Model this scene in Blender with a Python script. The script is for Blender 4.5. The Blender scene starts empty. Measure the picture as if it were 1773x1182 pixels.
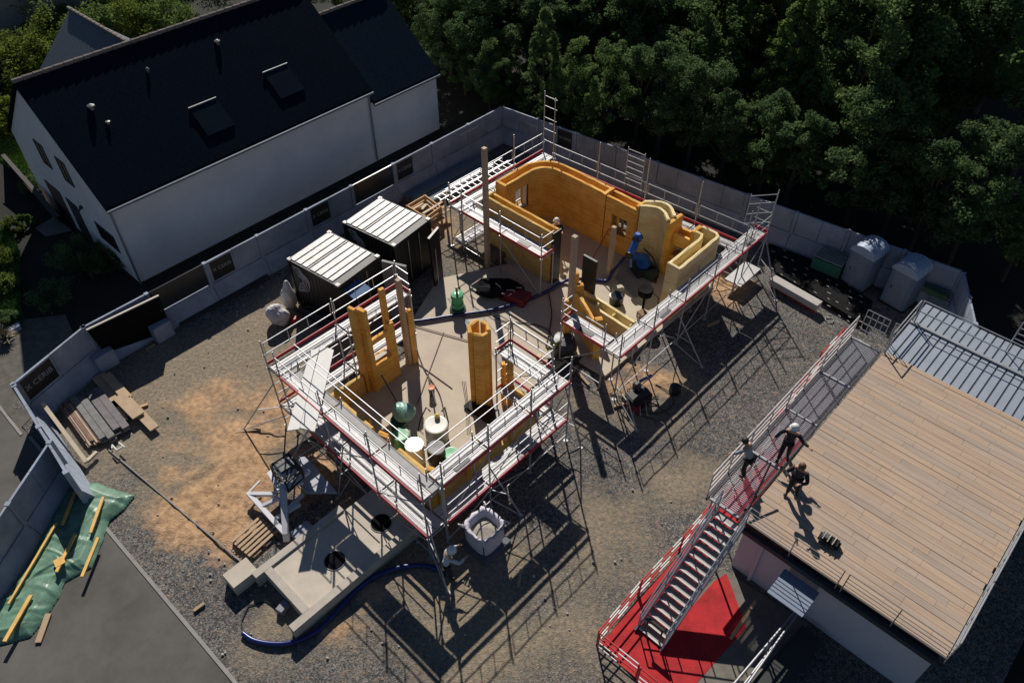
import bpy, bmesh, math, random
import numpy as np
from mathutils import Vector, Matrix, Euler
R = math.radians
C = bpy.context.scene.collection
rnd = random.Random(7)

# ------------------------------------------------------------------ camera
FPX, VX, VY, CAMH = 1340.0, 888.0, 1950.0, 22.65
def _camrot():
    d = Vector((VX - 886.5, -(VY - 591), -FPX)).normalized()
    up = -d; fw = Vector((0, 0, -1))
    y = (fw - up * fw.dot(up)).normalized(); x = y.cross(up)
    return Matrix((x, y, up))
CR = _camrot()
cd = bpy.data.cameras.new('camera'); cam = bpy.data.objects.new('camera', cd); C.objects.link(cam)
cam.matrix_world = Matrix.Translation((0, 0, CAMH)) @ CR.to_4x4()
cd.sensor_width = 36; cd.lens = FPX / 1773 * 36; cd.clip_end = 600; cd.clip_start = 0.5
bpy.context.scene.camera = cam
# ------------------------------------------------------------------ world, sun
SUN_EL, SUN_AZ = 39.0, 98.0
wd = bpy.data.worlds.new('World'); bpy.context.scene.world = wd; wd.use_nodes = True
nt = wd.node_tree; bg = nt.nodes['Background']
sk = nt.nodes.new('ShaderNodeTexSky'); sk.sky_type = 'NISHITA'; sk.sun_disc = False
sk.sun_elevation = R(SUN_EL); sk.sun_rotation = R(90 - SUN_AZ); sk.air_density = 0.8; sk.dust_density = 0.0; sk.ozone_density = 3.0
nt.links.new(sk.outputs[0], bg.inputs[0]); bg.inputs[1].default_value = 0.05
sl = bpy.data.lights.new('sun', 'SUN'); sl.energy = 5.0; sl.angle = R(0.55); sl.color = (1.0, 0.93, 0.84)
so = bpy.data.objects.new('sun', sl); C.objects.link(so)
_d = Vector((-math.cos(R(SUN_AZ)) * math.cos(R(SUN_EL)), -math.sin(R(SUN_AZ)) * math.cos(R(SUN_EL)), -math.sin(R(SUN_EL))))
so.rotation_euler = _d.to_track_quat('-Z', 'Y').to_euler(); so.location = (0, 60, 60)
vs = bpy.context.scene.view_settings; vs.view_transform = 'Standard'; vs.look = 'None'; vs.exposure = 0.0; vs.gamma = 1.0
cy = bpy.context.scene.cycles
cy.max_bounces = 6; cy.diffuse_bounces = 3; cy.glossy_bounces = 3; cy.transmission_bounces = 3; cy.transparent_max_bounces = 6

# ------------------------------------------------------------------ helpers
def P(u, v, z=0.0):                       # a point of the plan at height z
    r = CR @ Vector((u - 886.5, -(v - 591), -FPX)); t = (z - CAMH) / r.z
    return Vector((r.x * t, r.y * t, z))
CA, SA = math.cos(R(46.5)), math.sin(R(46.5))
def W(a, b, z=0.0): return Vector((a * CA + b * SA, a * SA - b * CA, z))
EA = Vector((CA, SA, 0)); EB = Vector((SA, -CA, 0)); EZ = Vector((0, 0, 1))
def AB(p): return (p.x * CA + p.y * SA, p.x * SA - p.y * CA)

_m = {}
def M(name, col, rough=0.7, metal=0.0, var=0.15, vs_=2.0, bump=0.0, bs=25.0, col2=None, spec=None, stretch=None, detail=4):
    if name in _m: return _m[name]
    m = bpy.data.materials.new(name); m.use_nodes = True; t = m.node_tree; n = t.nodes; l = t.links
    b = n['Principled BSDF']; b.inputs['Roughness'].default_value = rough; b.inputs['Metallic'].default_value = metal
    if spec is not None: b.inputs['Specular IOR Level'].default_value = spec
    g = n.new('ShaderNodeNewGeometry')
    src = g.outputs['Position']
    if stretch:
        mp = n.new('ShaderNodeMapping'); mp.inputs['Rotation'].default_value = (0, 0, -stretch[0]); 
        mp.vector_type = 'TEXTURE'; mp.inputs['Rotation'].default_value = (0, 0, stretch[0]); mp.inputs['Scale'].default_value = stretch[1]
        l.new(src, mp.inputs[0]); src = mp.outputs[0]
    no = n.new('ShaderNodeTexNoise'); no.inputs['Scale'].default_value = vs_; no.inputs['Detail'].default_value = detail; no.inputs['Roughness'].default_value = 0.65
    l.new(src, no.inputs['Vector'])
    cr = n.new('ShaderNodeValToRGB'); cr.color_ramp.elements[0].position = 0.3; cr.color_ramp.elements[1].position = 0.7
    c1 = col2 if col2 else tuple(max(0, c * (1 - var)) for c in col)
    c2 = col if col2 else tuple(min(1, c * (1 + var)) for c in col)
    cr.color_ramp.elements[0].color = (*c1, 1); cr.color_ramp.elements[1].color = (*c2, 1)
    l.new(no.outputs[0], cr.inputs[0]); l.new(cr.outputs[0], b.inputs['Base Color'])
    if bump:
        n2 = n.new('ShaderNodeTexNoise'); n2.inputs['Scale'].default_value = bs; n2.inputs['Detail'].default_value = 3
        l.new(src, n2.inputs['Vector'])
        bp = n.new('ShaderNodeBump'); bp.inputs['Strength'].default_value = bump; bp.inputs['Distance'].default_value = 0.03
        l.new(n2.outputs[0], bp.inputs['Height']); l.new(bp.outputs[0], b.inputs['Normal'])
    _m[name] = m; return m

def foam_mat(name, c_lo, c_hi):
    """printed foam: thin horizontal layers of slightly different colour and relief"""
    m = bpy.data.materials.new(name); m.use_nodes = True; t = m.node_tree; n = t.nodes; l = t.links; b = n['Principled BSDF']; b.inputs['Roughness'].default_value = .75; b.inputs['Specular IOR Level'].default_value = .25
    g = n.new('ShaderNodeNewGeometry')
    def nz(scale, det, sc3):
        mp = n.new('ShaderNodeMapping'); mp.inputs['Scale'].default_value = sc3; l.new(g.outputs['Position'], mp.inputs[0]); k = n.new('ShaderNodeTexNoise'); k.inputs['Scale'].default_value = scale; k.inputs['Detail'].default_value = det; l.new(mp.outputs[0], k.inputs['Vector']); return k.outputs[0]
    a = nz(1.0, 3, (.5, .5, 17)); c = nz(1.6, 5, (1, 1, 1)); ad = n.new('ShaderNodeMath'); ad.operation = 'ADD'; l.new(a, ad.inputs[0]); l.new(c, ad.inputs[1]); hf = n.new('ShaderNodeMath'); hf.operation = 'MULTIPLY'; hf.inputs[1].default_value = .5; l.new(ad.outputs[0], hf.inputs[0])
    cr = n.new('ShaderNodeValToRGB'); cr.color_ramp.elements[0].position = .38; cr.color_ramp.elements[1].position = .62; cr.color_ramp.elements[0].color = (*c_lo, 1); cr.color_ramp.elements[1].color = (*c_hi, 1); l.new(hf.outputs[0], cr.inputs[0]); l.new(cr.outputs[0], b.inputs['Base Color'])
    w = n.new('ShaderNodeTexWave'); w.wave_type = 'BANDS'; w.bands_direction = 'Z'; w.inputs['Scale'].default_value = 5.2; w.inputs['Distortion'].default_value = 1.2; w.inputs['Detail'].default_value = 2; l.new(g.outputs['Position'], w.inputs['Vector'])
    bp = n.new('ShaderNodeBump'); bp.inputs['Strength'].default_value = .45; bp.inputs['Distance'].default_value = .02; l.new(w.outputs[0], bp.inputs['Height']); bq = n.new('ShaderNodeBump'); bq.inputs['Strength'].default_value = .5; bq.inputs['Distance'].default_value = .03; l.new(nz(14, 3, (1, 1, 1)), bq.inputs['Height']); l.new(bp.outputs[0], bq.inputs['Normal']); l.new(bq.outputs[0], b.inputs['Normal']); _m[name] = m; return m

ORG = {}
def tag(o, label=None, cat=None, group=None, kind=None):
    if label: o['label'] = label
    if cat: o['category'] = cat
    if group: o['group'] = group
    if kind: o['kind'] = kind
    return o
def thing(name, label, cat, loc, group=None):
    o = bpy.data.objects.new(name, None); C.objects.link(o); o.location = Vector(loc); o.empty_display_size = 0.2
    ORG[o.name] = Vector(loc); return tag(o, label, cat, group)
class MB:
    def __init__(s): s.v = []; s.f = []; s.mi = []; s.mat = 0
    def add(s, vs, fs):
        k = len(s.v); s.v += [tuple(x) for x in vs]; s.f += [tuple(i + k for i in f) for f in fs]; s.mi += [s.mat] * len(fs); return s
    def hexa(s, q):   # 8 points: bottom 4, top 4
        return s.add(q, [(3, 2, 1, 0), (4, 5, 6, 7), (0, 1, 5, 4), (1, 2, 6, 5), (2, 3, 7, 6), (3, 0, 4, 7)])
    def box(s, c, size, az=46.5, tilt=None):
        ux = Vector((math.cos(R(az)), math.sin(R(az)), 0)); uy = Vector((-ux.y, ux.x, 0)); uz = EZ
        if tilt is not None:
            q = Matrix.Rotation(R(tilt[0]), 3, tilt[1]); ux, uy, uz = q @ ux, q @ uy, q @ uz
        c = Vector(c); x, y, z = ux * size[0] / 2, uy * size[1] / 2, uz * size[2] / 2
        return s.hexa([c - x - y - z, c + x - y - z, c + x + y - z, c - x + y - z, c - x - y + z, c + x - y + z, c + x + y + z, c - x + y + z])
    def abox(s, a0, a1, b0, b1, z0, z1):
        return s.hexa([W(a0, b1, z0), W(a1, b1, z0), W(a1, b0, z0), W(a0, b0, z0), W(a0, b1, z1), W(a1, b1, z1), W(a1, b0, z1), W(a0, b0, z1)])
    def prism(s, pts, z0, z1):
        n = len(pts); ar = sum(pts[i][0] * pts[(i + 1) % n][1] - pts[(i + 1) % n][0] * pts[i][1] for i in range(n))
        if ar < 0: pts = pts[::-1]
        vs_ = [(p[0], p[1], z0) for p in pts] + [(p[0], p[1], z1) for p in pts]
        return s.add(vs_, [tuple(range(n - 1, -1, -1)), tuple(range(n, 2 * n))] + [(i, (i + 1) % n, n + (i + 1) % n, n + i) for i in range(n)])
    def bar(s, p0, p1, r, n=6, r2=None, rect=None):
        p0, p1 = Vector(p0), Vector(p1); d = (p1 - p0)
        if d.length < 1e-6: return s
        d.normalize(); up = EZ if abs(d.z) < 0.95 else Vector((CA, SA, 0)); x = d.cross(up).normalized(); y = x.cross(d)
        if rect:
            w, h = rect[0] / 2, rect[1] / 2; cs = [(-w, -h), (w, -h), (w, h), (-w, h)]; n = 4
            v0 = [p0 + x * a + y * b for a, b in cs]; v1 = [p1 + x * a + y * b for a, b in cs]
        else:
            r2 = r if r2 is None else r2
            v0 = [p0 + (x * math.cos(2 * math.pi * i / n) + y * math.sin(2 * math.pi * i / n)) * r for i in range(n)]
            v1 = [p1 + (x * math.cos(2 * math.pi * i / n) + y * math.sin(2 * math.pi * i / n)) * r2 for i in range(n)]
        return s.add(v0 + v1, [tuple(range(n - 1, -1, -1)), tuple(range(n, 2 * n))] + [(i, (i + 1) % n, n + (i + 1) % n, n + i) for i in range(n)])
    def tube(s, pts, r, n=7):
        pts = [Vector(p) for p in pts]; k = len(pts); vs_ = []; fs = []
        for i, p in enumerate(pts):
            d = (pts[min(i + 1, k - 1)] - pts[max(i - 1, 0)]).normalized(); up = EZ if abs(d.z) < 0.9 else Vector((1, 0, 0))
            x = d.cross(up).normalized(); y = x.cross(d); rr = r[i] if isinstance(r, (list, tuple)) else r
            vs_ += [p + (x * math.cos(2 * math.pi * j / n) + y * math.sin(2 * math.pi * j / n)) * rr for j in range(n)]
        for i in range(k - 1):
            for j in range(n): fs.append((i * n + j, i * n + (j + 1) % n, (i + 1) * n + (j + 1) % n, (i + 1) * n + j))
        fs += [tuple(range(n - 1, -1, -1)), tuple(range((k - 1) * n, k * n))]
        return s.add(vs_, fs)
    def lathe(s, c, prof, n=20, axis=None):
        c = Vector(c); vs_ = []; fs = []; ax = Vector(axis).normalized() if axis is not None else EZ
        x = ax.orthogonal().normalized(); y = ax.cross(x)
        for r, z in prof:
            vs_ += [c + (x * math.cos(2 * math.pi * j / n) + y * math.sin(2 * math.pi * j / n)) * max(r, 1e-4) + ax * z for j in range(n)]
        for i in range(len(prof) - 1):
            for j in range(n): fs.append((i * n + j, i * n + (j + 1) % n, (i + 1) * n + (j + 1) % n, (i + 1) * n + j))
        if prof[0][0] > 0.002: fs.append(tuple(range(n - 1, -1, -1)))
        if prof[-1][0] > 0.002: fs.append(tuple(range((len(prof) - 1) * n, len(prof) * n)))
        return s.add(vs_, fs)
    def build(s, name, mat, parent=None, smooth=False, org=None, bevel=0):
        if parent is not None: og = ORG[parent.name]
        elif org is not None: og = Vector(org)
        else:
            xs = np.array(s.v); og = Vector(((xs[:, 0].min() + xs[:, 0].max()) / 2, (xs[:, 1].min() + xs[:, 1].max()) / 2, xs[:, 2].min()))
        me = bpy.data.meshes.new(name); me.from_pydata([(v[0] - og.x, v[1] - og.y, v[2] - og.z) for v in s.v], [], s.f)
        for mm in (mat if isinstance(mat, (list, tuple)) else [mat]): me.materials.append(mm)
        if isinstance(mat, (list, tuple)): me.polygons.foreach_set('material_index', s.mi)
        if smooth: me.polygons.foreach_set('use_smooth', [True] * len(me.polygons))
        me.update(); o = bpy.data.objects.new(name, me); C.objects.link(o)
        if parent is not None: o.parent = parent
        else: o.location = og
        ORG[o.name] = og
        if bevel:
            bm = bmesh.new(); bm.from_mesh(me); bmesh.ops.bevel(bm, geom=bm.edges[:], offset=bevel, segments=2, affect='EDGES', clamp_overlap=True); bm.to_mesh(me); bm.free()
        return o
def copy_tree(o, parent=None):
    c = o.copy(); C.objects.link(c)
    if parent is not None: c.parent = parent
    for ch in list(o.children): copy_tree(ch, c)
    return c
def struct(name, mb, mat, **k): return tag(mb.build(name, mat, **k), kind='structure')

# ------------------------------------------------------------------ materials
steel = M('galvanised_steel', (0.37, 0.38, 0.40), 0.42, 0.35, 0.12, 3)
deckm = M('aluminium_deck', (0.43, 0.43, 0.44), 0.5, 0.2, 0.12, 4, 0.25, 60, stretch=(R(46.5), (1, 1, 1)))
deckg = M('grey_plywood_deck', (0.46, 0.44, 0.43), 0.7, 0, 0.15, 5, 0.2, 50)
redp = M('red_toe_board_paint', (0.46, 0.015, 0.04), 0.5, 0, 0.25, 3)
redm = M('red_carpet', (0.42, 0.018, 0.022), 0.9, 0, 0.34, 1.6, 0.3, 30, detail=8)
black = M('black_plastic', (0.012, 0.012, 0.014), 0.4, 0, 0.3, 3)
rubber = M('black_rubber', (0.02, 0.02, 0.022), 0.6, 0, 0.3, 3)
white = M('white_paint', (0.72, 0.72, 0.70), 0.5, 0, 0.06, 2)
render_w = M('white_render', (0.66, 0.645, 0.65), 0.9, 0, 0.10, 0.45, 0.2, 60, detail=8)
conc = M('pale_concrete', (0.50, 0.43, 0.34), 0.85, 0, 0.10, 0.9, 0.15, 60)
conc2 = M('precast_concrete', (0.27, 0.315, 0.39), 0.85, 0, 0.24, 1.1, 0.3, 30, detail=8)
conc3 = M('slab_concrete', (0.52, 0.46, 0.38), 0.8, 0, 0.12, 1.3, 0.2, 50)
foam = foam_mat('orange_printed_foam', (0.64, 0.31, 0.055), (0.84, 0.50, 0.13))
foamy = foam_mat('pale_yellow_printed_foam', (0.72, 0.54, 0.23), (0.86, 0.74, 0.44))
wood = M('raw_timber', (0.58, 0.36, 0.17), 0.7, 0, 0.2, 3)
woody = M('yellow_batten', (0.75, 0.45, 0.12), 0.6, 0, 0.15, 3)
wooddk = M('weathered_timber', (0.22, 0.14, 0.09), 0.8, 0, 0.3, 3)
greenp = M('green_plastic', (0.03, 0.22, 0.09), 0.4, 0, 0.2, 3)
bluep = M('blue_hose_rubber', (0.008, 0.018, 0.13), 0.3, 0, 0.2, 3)
blue = M('blue_machine_paint', (0.015, 0.09, 0.40), 0.35, 0, 0.15, 3)
skin = M('skin', (0.50, 0.28, 0.19), 0.6, 0, 0.05, 5)
glass = M('dark_glass', (0.01, 0.012, 0.015), 0.08, 0, 0.1, 1)
slate = M('dark_slate', (0.0050, 0.0100, 0.019), 0.95, 0, 0.35, 9, 0.3, 30, spec=0.03)

# ================================================================== GROUND
def flat(name, pts, z, mat):
    return struct(name, MB().add([(p[0], p[1], z) for p in pts], [tuple(range(len(pts)))] if sum(pts[i][0] * pts[(i + 1) % len(pts)][1] - pts[(i + 1) % len(pts)][0] * pts[i][1] for i in range(len(pts))) > 0 else [tuple(range(len(pts) - 1, -1, -1))]), mat)
soil = M('dark_soil', (0.030, 0.026, 0.018), 0.95, 0, 0.5, 1.5, 0.5, 12)
flat('ground', [(-320, -320), (320, -320), (320, 320), (-320, 320)], -0.16, soil)

def site_ground():
    st = 0.16; A = np.arange(0.75, 31.6, st); B = np.arange(-27.6, 4.2, st)
    aa, bb = np.meshgrid(A, B, indexing='ij'); nA, nB = aa.shape
    x = aa * CA + bb * SA; y = aa * SA - bb * CA
    rs = np.random.RandomState(3)
    def noise(sc, seed):
        r = np.random.RandomState(seed); g = r.rand(80, 80)
        u = (aa / sc) % 79; v = ((bb + 60) / sc) % 79; i = u.astype(int); j = v.astype(int); fu = u - i; fv = v - j
        fu = fu * fu * (3 - 2 * fu); fv = fv * fv * (3 - 2 * fv)
        return (g[i, j] * (1 - fu) + g[i + 1, j] * fu) * (1 - fv) + (g[i, j + 1] * (1 - fu) + g[i + 1, j + 1] * fu) * fv
    n1, n2, n3 = noise(2.2, 1), noise(0.8, 2), noise(0.35, 5)
    def blob(u, v, ru, rv, rot=0):
        p = P(u, v, 0); dx = x - p.x; dy = y - p.y; c, s = math.cos(R(rot)), math.sin(R(rot))
        return np.exp(-(((dx * c + dy * s) / ru) ** 2 + ((-dx * s + dy * c) / rv) ** 2))
    sand = np.maximum.reduce([blob(355, 880, 2.3, 2.3), 0.9 * blob(420, 840, 2.0, 2.2), 0.8 * blob(350, 760, 2.6, 2.0), 0.95 * blob(400, 940, 1.4, 1.2), 0.9 * blob(310, 820, 1.3, 1.0), 0.8 * blob(420, 760, 2.2, 2.2), 0.7 * blob(360, 700, 2.4, 1.8), 0.65 * blob(540, 820, 1.6, 1.6),
        0.85 * blob(1090, 660, 1.8, 1.6), 0.85 * blob(1260, 500, 1.6, 1.4), 0.75 * blob(480, 700, 1.8, 1.6), 0.45 * blob(620, 1080, 1.8, 1.5), 0.5 * blob(460, 900, 1.3, 2.0), 0.4 * blob(790, 400, 2, 2)])
    sand = np.clip((sand + (n1 - 0.5) * 0.5 + (n2 - 0.5) * 0.35 + (n3 - .5) * .2 - 0.36) * 2.6, 0, 1)
    dust = np.maximum.reduce([1.3 * blob(400, 640, 5.0, 3.6, 40), 1.2 * blob(330, 780, 3.5, 3.0), 0.8 * blob(560, 560, 3, 2.5), 0.85 * blob(860, 1060, 5.5, 3.4, 10), 0.8 * blob(1010, 930, 3.2, 3.2), 0.7 * blob(1100, 700, 3, 2.6), 0.7 * blob(1200, 830, 2.0, 2.0), 0.8 * blob(800, 400, 4, 3), 0.6 * blob(480, 1050, 1.2, 2)])
    dust = np.clip((dust + (n1 - 0.5) * 0.7 + (n2 - 0.5) * 0.4 - 0.22) * 1.7, 0, 1)
    z = (n2 - 0.5) * 0.03 + (n3 - 0.5) * 0.015 + sand * (n3 - 0.5) * 0.10 + sand * (n2 - .3) * 0.05
    for (u0, v0, u1, v1) in ((330, 905, 365, 845), (345, 915, 385, 850), (318, 850, 385, 805)):      # wheel ruts in the sand
        p, q = P(u0, v0), P(u1, v1); d = q - p; L = d.length; t = np.clip(((x - p.x) * d.x + (y - p.y) * d.y) / L ** 2, 0, 1)
        r = np.hypot(x - p.x - t * d.x, y - p.y - t * d.y); z += (-0.055 * np.exp(-(r / 0.15) ** 2) + 0.03 * np.exp(-((r - .3) / 0.15) ** 2)) * (t > 0.02) * (t < .98)
    z -= 0.0
    me = bpy.data.meshes.new('site_gravel'); co = np.stack([x, y, z], -1).reshape(-1, 3)
    idx = np.arange(nA * nB).reshape(nA, nB)
    f = np.stack([idx[:-1, :-1], idx[:-1, 1:], idx[1:, 1:], idx[1:, :-1]], -1).reshape(-1, 4)[:, ::-1]
    fa = 28.15 + 3.05 * (bb.ravel() + 27.45) / 23.9; keep = (aa.ravel() < np.where(bb.ravel() < -3.5, fa + .05, 31.15 - 2.0 * np.clip((bb.ravel() + 3.5) / 1.5, 0, 1.4))); f = f[keep[f].all(1)]
    nf = len(f); me.vertices.add(len(co)); me.vertices.foreach_set('co', co.ravel()); me.loops.add(nf * 4); me.loops.foreach_set('vertex_index', f.ravel().astype(np.int32))
    me.polygons.add(nf); me.polygons.foreach_set('loop_start', np.arange(nf, dtype=np.int32) * 4); me.polygons.foreach_set('use_smooth', [True] * nf); me.update(calc_edges=True); me.validate()
    if me.polygons[0].normal.z < 0: me.flip_normals()
    for nm, arr in (('sand', sand), ('dust', dust)):
        at = me.attributes.new(nm, 'FLOAT', 'POINT'); at.data.foreach_set('value', arr.ravel().astype(np.float32))
    m = bpy.data.materials.new('gravel_and_dirt'); m.use_nodes = True; t = m.node_tree; n = t.nodes; l = t.links; b = n['Principled BSDF']; b.inputs['Roughness'].default_value = 0.95; b.inputs['Specular IOR Level'].default_value = 0.2
    g = n.new('ShaderNodeNewGeometry')
    def nz(sc, det=3):
        k = n.new('ShaderNodeTexNoise'); k.inputs['Scale'].default_value = sc; k.inputs['Detail'].default_value = det; l.new(g.outputs['Position'], k.inputs['Vector']); return k.outputs[0]
    def ramp(src, stops):
        k = n.new('ShaderNodeValToRGB'); e = k.color_ramp.elements
        while len(e) < len(stops): e.new(0.5)
        for q, (p_, c_) in zip(e, stops): q.position = p_; q.color = (*c_, 1)
        l.new(src, k.inputs[0]); return k.outputs[0]
    def mix(f_, a_, b_, mode='MIX'):
        k = n.new('ShaderNodeMix'); k.data_type = 'RGBA'; k.blend_type = mode
        if isinstance(f_, float): k.inputs[0].default_value = f_
        else: l.new(f_, k.inputs[0])
        l.new(a_, k.inputs[6]); l.new(b_, k.inputs[7]); return k.outputs[2]
    vo = n.new('ShaderNodeTexVoronoi'); vo.inputs['Scale'].default_value = 24; l.new(g.outputs['Position'], vo.inputs['Vector'])
    stones = ramp(vo.outputs['Color'], [(0.1, (0.034, 0.037, 0.042)), (0.5, (0.098, 0.100, 0.102)), (0.95, (0.27, 0.265, 0.25))])
    big = ramp(nz(0.5), [(0.35, (0.72, 0.73, 0.75)), (0.65, (1.05, 1.02, 0.98))])
    grav = mix(1.0, stones, big, 'MULTIPLY')
    dirt = ramp(nz(9, 5), [(0.3, (0.165, 0.136, 0.098)), (0.7, (0.31, 0.262, 0.195))])
    sandc = ramp(nz(5, 5), [(0.3, (0.33, 0.20, 0.11)), (0.7, (0.56, 0.365, 0.215))])
    a1 = n.new('ShaderNodeAttribute'); a1.attribute_name = 'dust'; a2 = n.new('ShaderNodeAttribute'); a2.attribute_name = 'sand'
    def thr(at, sc):
        k = n.new('ShaderNodeMath'); k.operation = 'MULTIPLY_ADD'; l.new(nz(sc, 4), k.inputs[0]); k.inputs[1].default_value = 1.1; k.inputs[2].default_value = -0.55
        k2 = n.new('ShaderNodeMath'); k2.operation = 'ADD'; l.new(at.outputs['Fac'], k2.inputs[0]); l.new(k.outputs[0], k2.inputs[1]); k2.use_clamp = True
        return k2.outputs[0]
    c_ = mix(thr(a1, 7), grav, dirt); c_ = mix(thr(a2, 5), c_, sandc); l.new(c_, b.inputs['Base Color'])
    bp = n.new('ShaderNodeBump'); bp.inputs['Strength'].default_value = 0.55; bp.inputs['Distance'].default_value = 0.03; l.new(vo.outputs['Distance'], bp.inputs['Height'])
    bp2 = n.new('ShaderNodeBump'); bp2.inputs['Strength'].default_value = 0.5; bp2.inputs['Distance'].default_value = 0.06; l.new(nz(5, 5), bp2.inputs['Height']); l.new(bp.outputs[0], bp2.inputs['Normal']); l.new(bp2.outputs[0], b.inputs['Normal'])
    me.materials.append(m); o = bpy.data.objects.new('site_gravel', me); C.objects.link(o); tag(o, kind='structure')
site_ground()
asph = M('asphalt', (0.098, 0.092, 0.084), 0.9, 0, 0.34, 0.45, 0.25, 60, detail=9)
asph2 = M('old_asphalt', (0.075, 0.075, 0.072), 0.9, 0, 0.2, 1.2, 0.25, 60)
flat('road', [W(0.74, -25.6), W(1.07, -11), W(1.22, 2), W(-9, 2), W(-9, -34), W(0.3, -34), W(0.5, -27.6)], 0.036, asph)
flat('street_verge', [W(0.3, -34), W(4.6, -31), W(3.9, -27.6), W(0.66, -26)], 0.006, M('verge_tar', (0.10, 0.095, 0.08), 0.95, 0, 0.3, 3, 0.3, 30))
kerbm = M('kerb_stone', (0.26, 0.25, 0.24), 0.85, 0, 0.12, 4)
def kerb(a0, b0, a1, b1, w=0.07):
    p, q = W(a0, b0, 0.035), W(a1, b1, 0.035); struct('kerb', MB().bar(p, q, 0, rect=(w, 0.06)), kerbm)
kerb(0.72, -25.3, 1.05, -11.0, 0.11); kerb(1.05, -10.98, 1.2, -2, 0.11); kerb(0.5, -33, 0.55, -25.6, 0.10); kerb(2.45, -22.6, 3.3, -14.9, 0.04)

# garden on the far side of the fence, lawn and path
flat('garden_soil', [W(2, -34), W(4.3, -27.4), W(29, -27.7), W(60, -30), W(75, -70), W(2, -70)], -0.01, M('garden_earth', (0.009, 0.009, 0.006), 0.95, 0, 0.4, 2, 0.5, 12))  # near-black: shadow of the trees is put into the earth colour
def grass(name, pts, n, hh=0.13, col=(0.10, 0.20, 0.03)):
    xs = [p.x for p in pts]; ys = [p.y for p in pts]; mb = MB(); r = random.Random(n)
    def inside(x, y):
        c = False; j = len(pts) - 1
        for i in range(len(pts)):
            if (pts[i].y > y) != (pts[j].y > y) and x < (pts[j].x - pts[i].x) * (y - pts[i].y) / (pts[j].y - pts[i].y) + pts[i].x: c = not c
            j = i
        return c
    k = 0
    while k < n:
        x = r.uniform(min(xs), max(xs)); y = r.uniform(min(ys), max(ys))
        if not inside(x, y): continue
        k += 1; a = r.uniform(0, 6.28); h = hh * r.uniform(.5, 1.3); w = 0.035; dx, dy = math.cos(a) * w, math.sin(a) * w; ex, ey = r.uniform(-.06, .06), r.uniform(-.06, .06)
        mb.add([(x - dx, y - dy, 0), (x + dx, y + dy, 0), (x + ex, y + ey, h)], [(0, 1, 2)])
    return tag(mb.build(name, M(name + '_blades', col, 0.8, 0, 0.35, 4)), name.replace('_', ' ') + ' of short green blades beside the white house', 'grass', kind='stuff')
lawnp = [P(-60, 260), P(-20, 225), P(28, 245), P(52, 295), P(66, 318), P(30, 300), P(0, 280)]
flat('lawn_soil', lawnp, 0.004, M('lawn_earth', (0.05, 0.09, 0.02), 0.9, 0, 0.3, 3))
grass('lawn', lawnp, 9000)
bed = [P(-60, 390), P(20, 400), P(36, 440), P(38, 540), P(-60, 560)]
flat('flower_bed', bed, 0.004, M('bed_earth', (0.035, 0.06, 0.02), 0.9, 0, 0.4, 3))
grass('ground_cover', bed, 7000, 0.2, (0.075, 0.16, 0.035))
tag(MB().prism([P(0, 592), P(38, 570), P(36, 562), P(0, 583)], 0, 0.22).build('garden_edging', conc2), 'low stone edging between the dark garden and the verge', 'edging')
flat('garden_path', [P(60, 395), P(95, 375), P(125, 400), P(80, 410)], 0.02, M('path_slabs', (0.16, 0.16, 0.15), 0.9))

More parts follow.
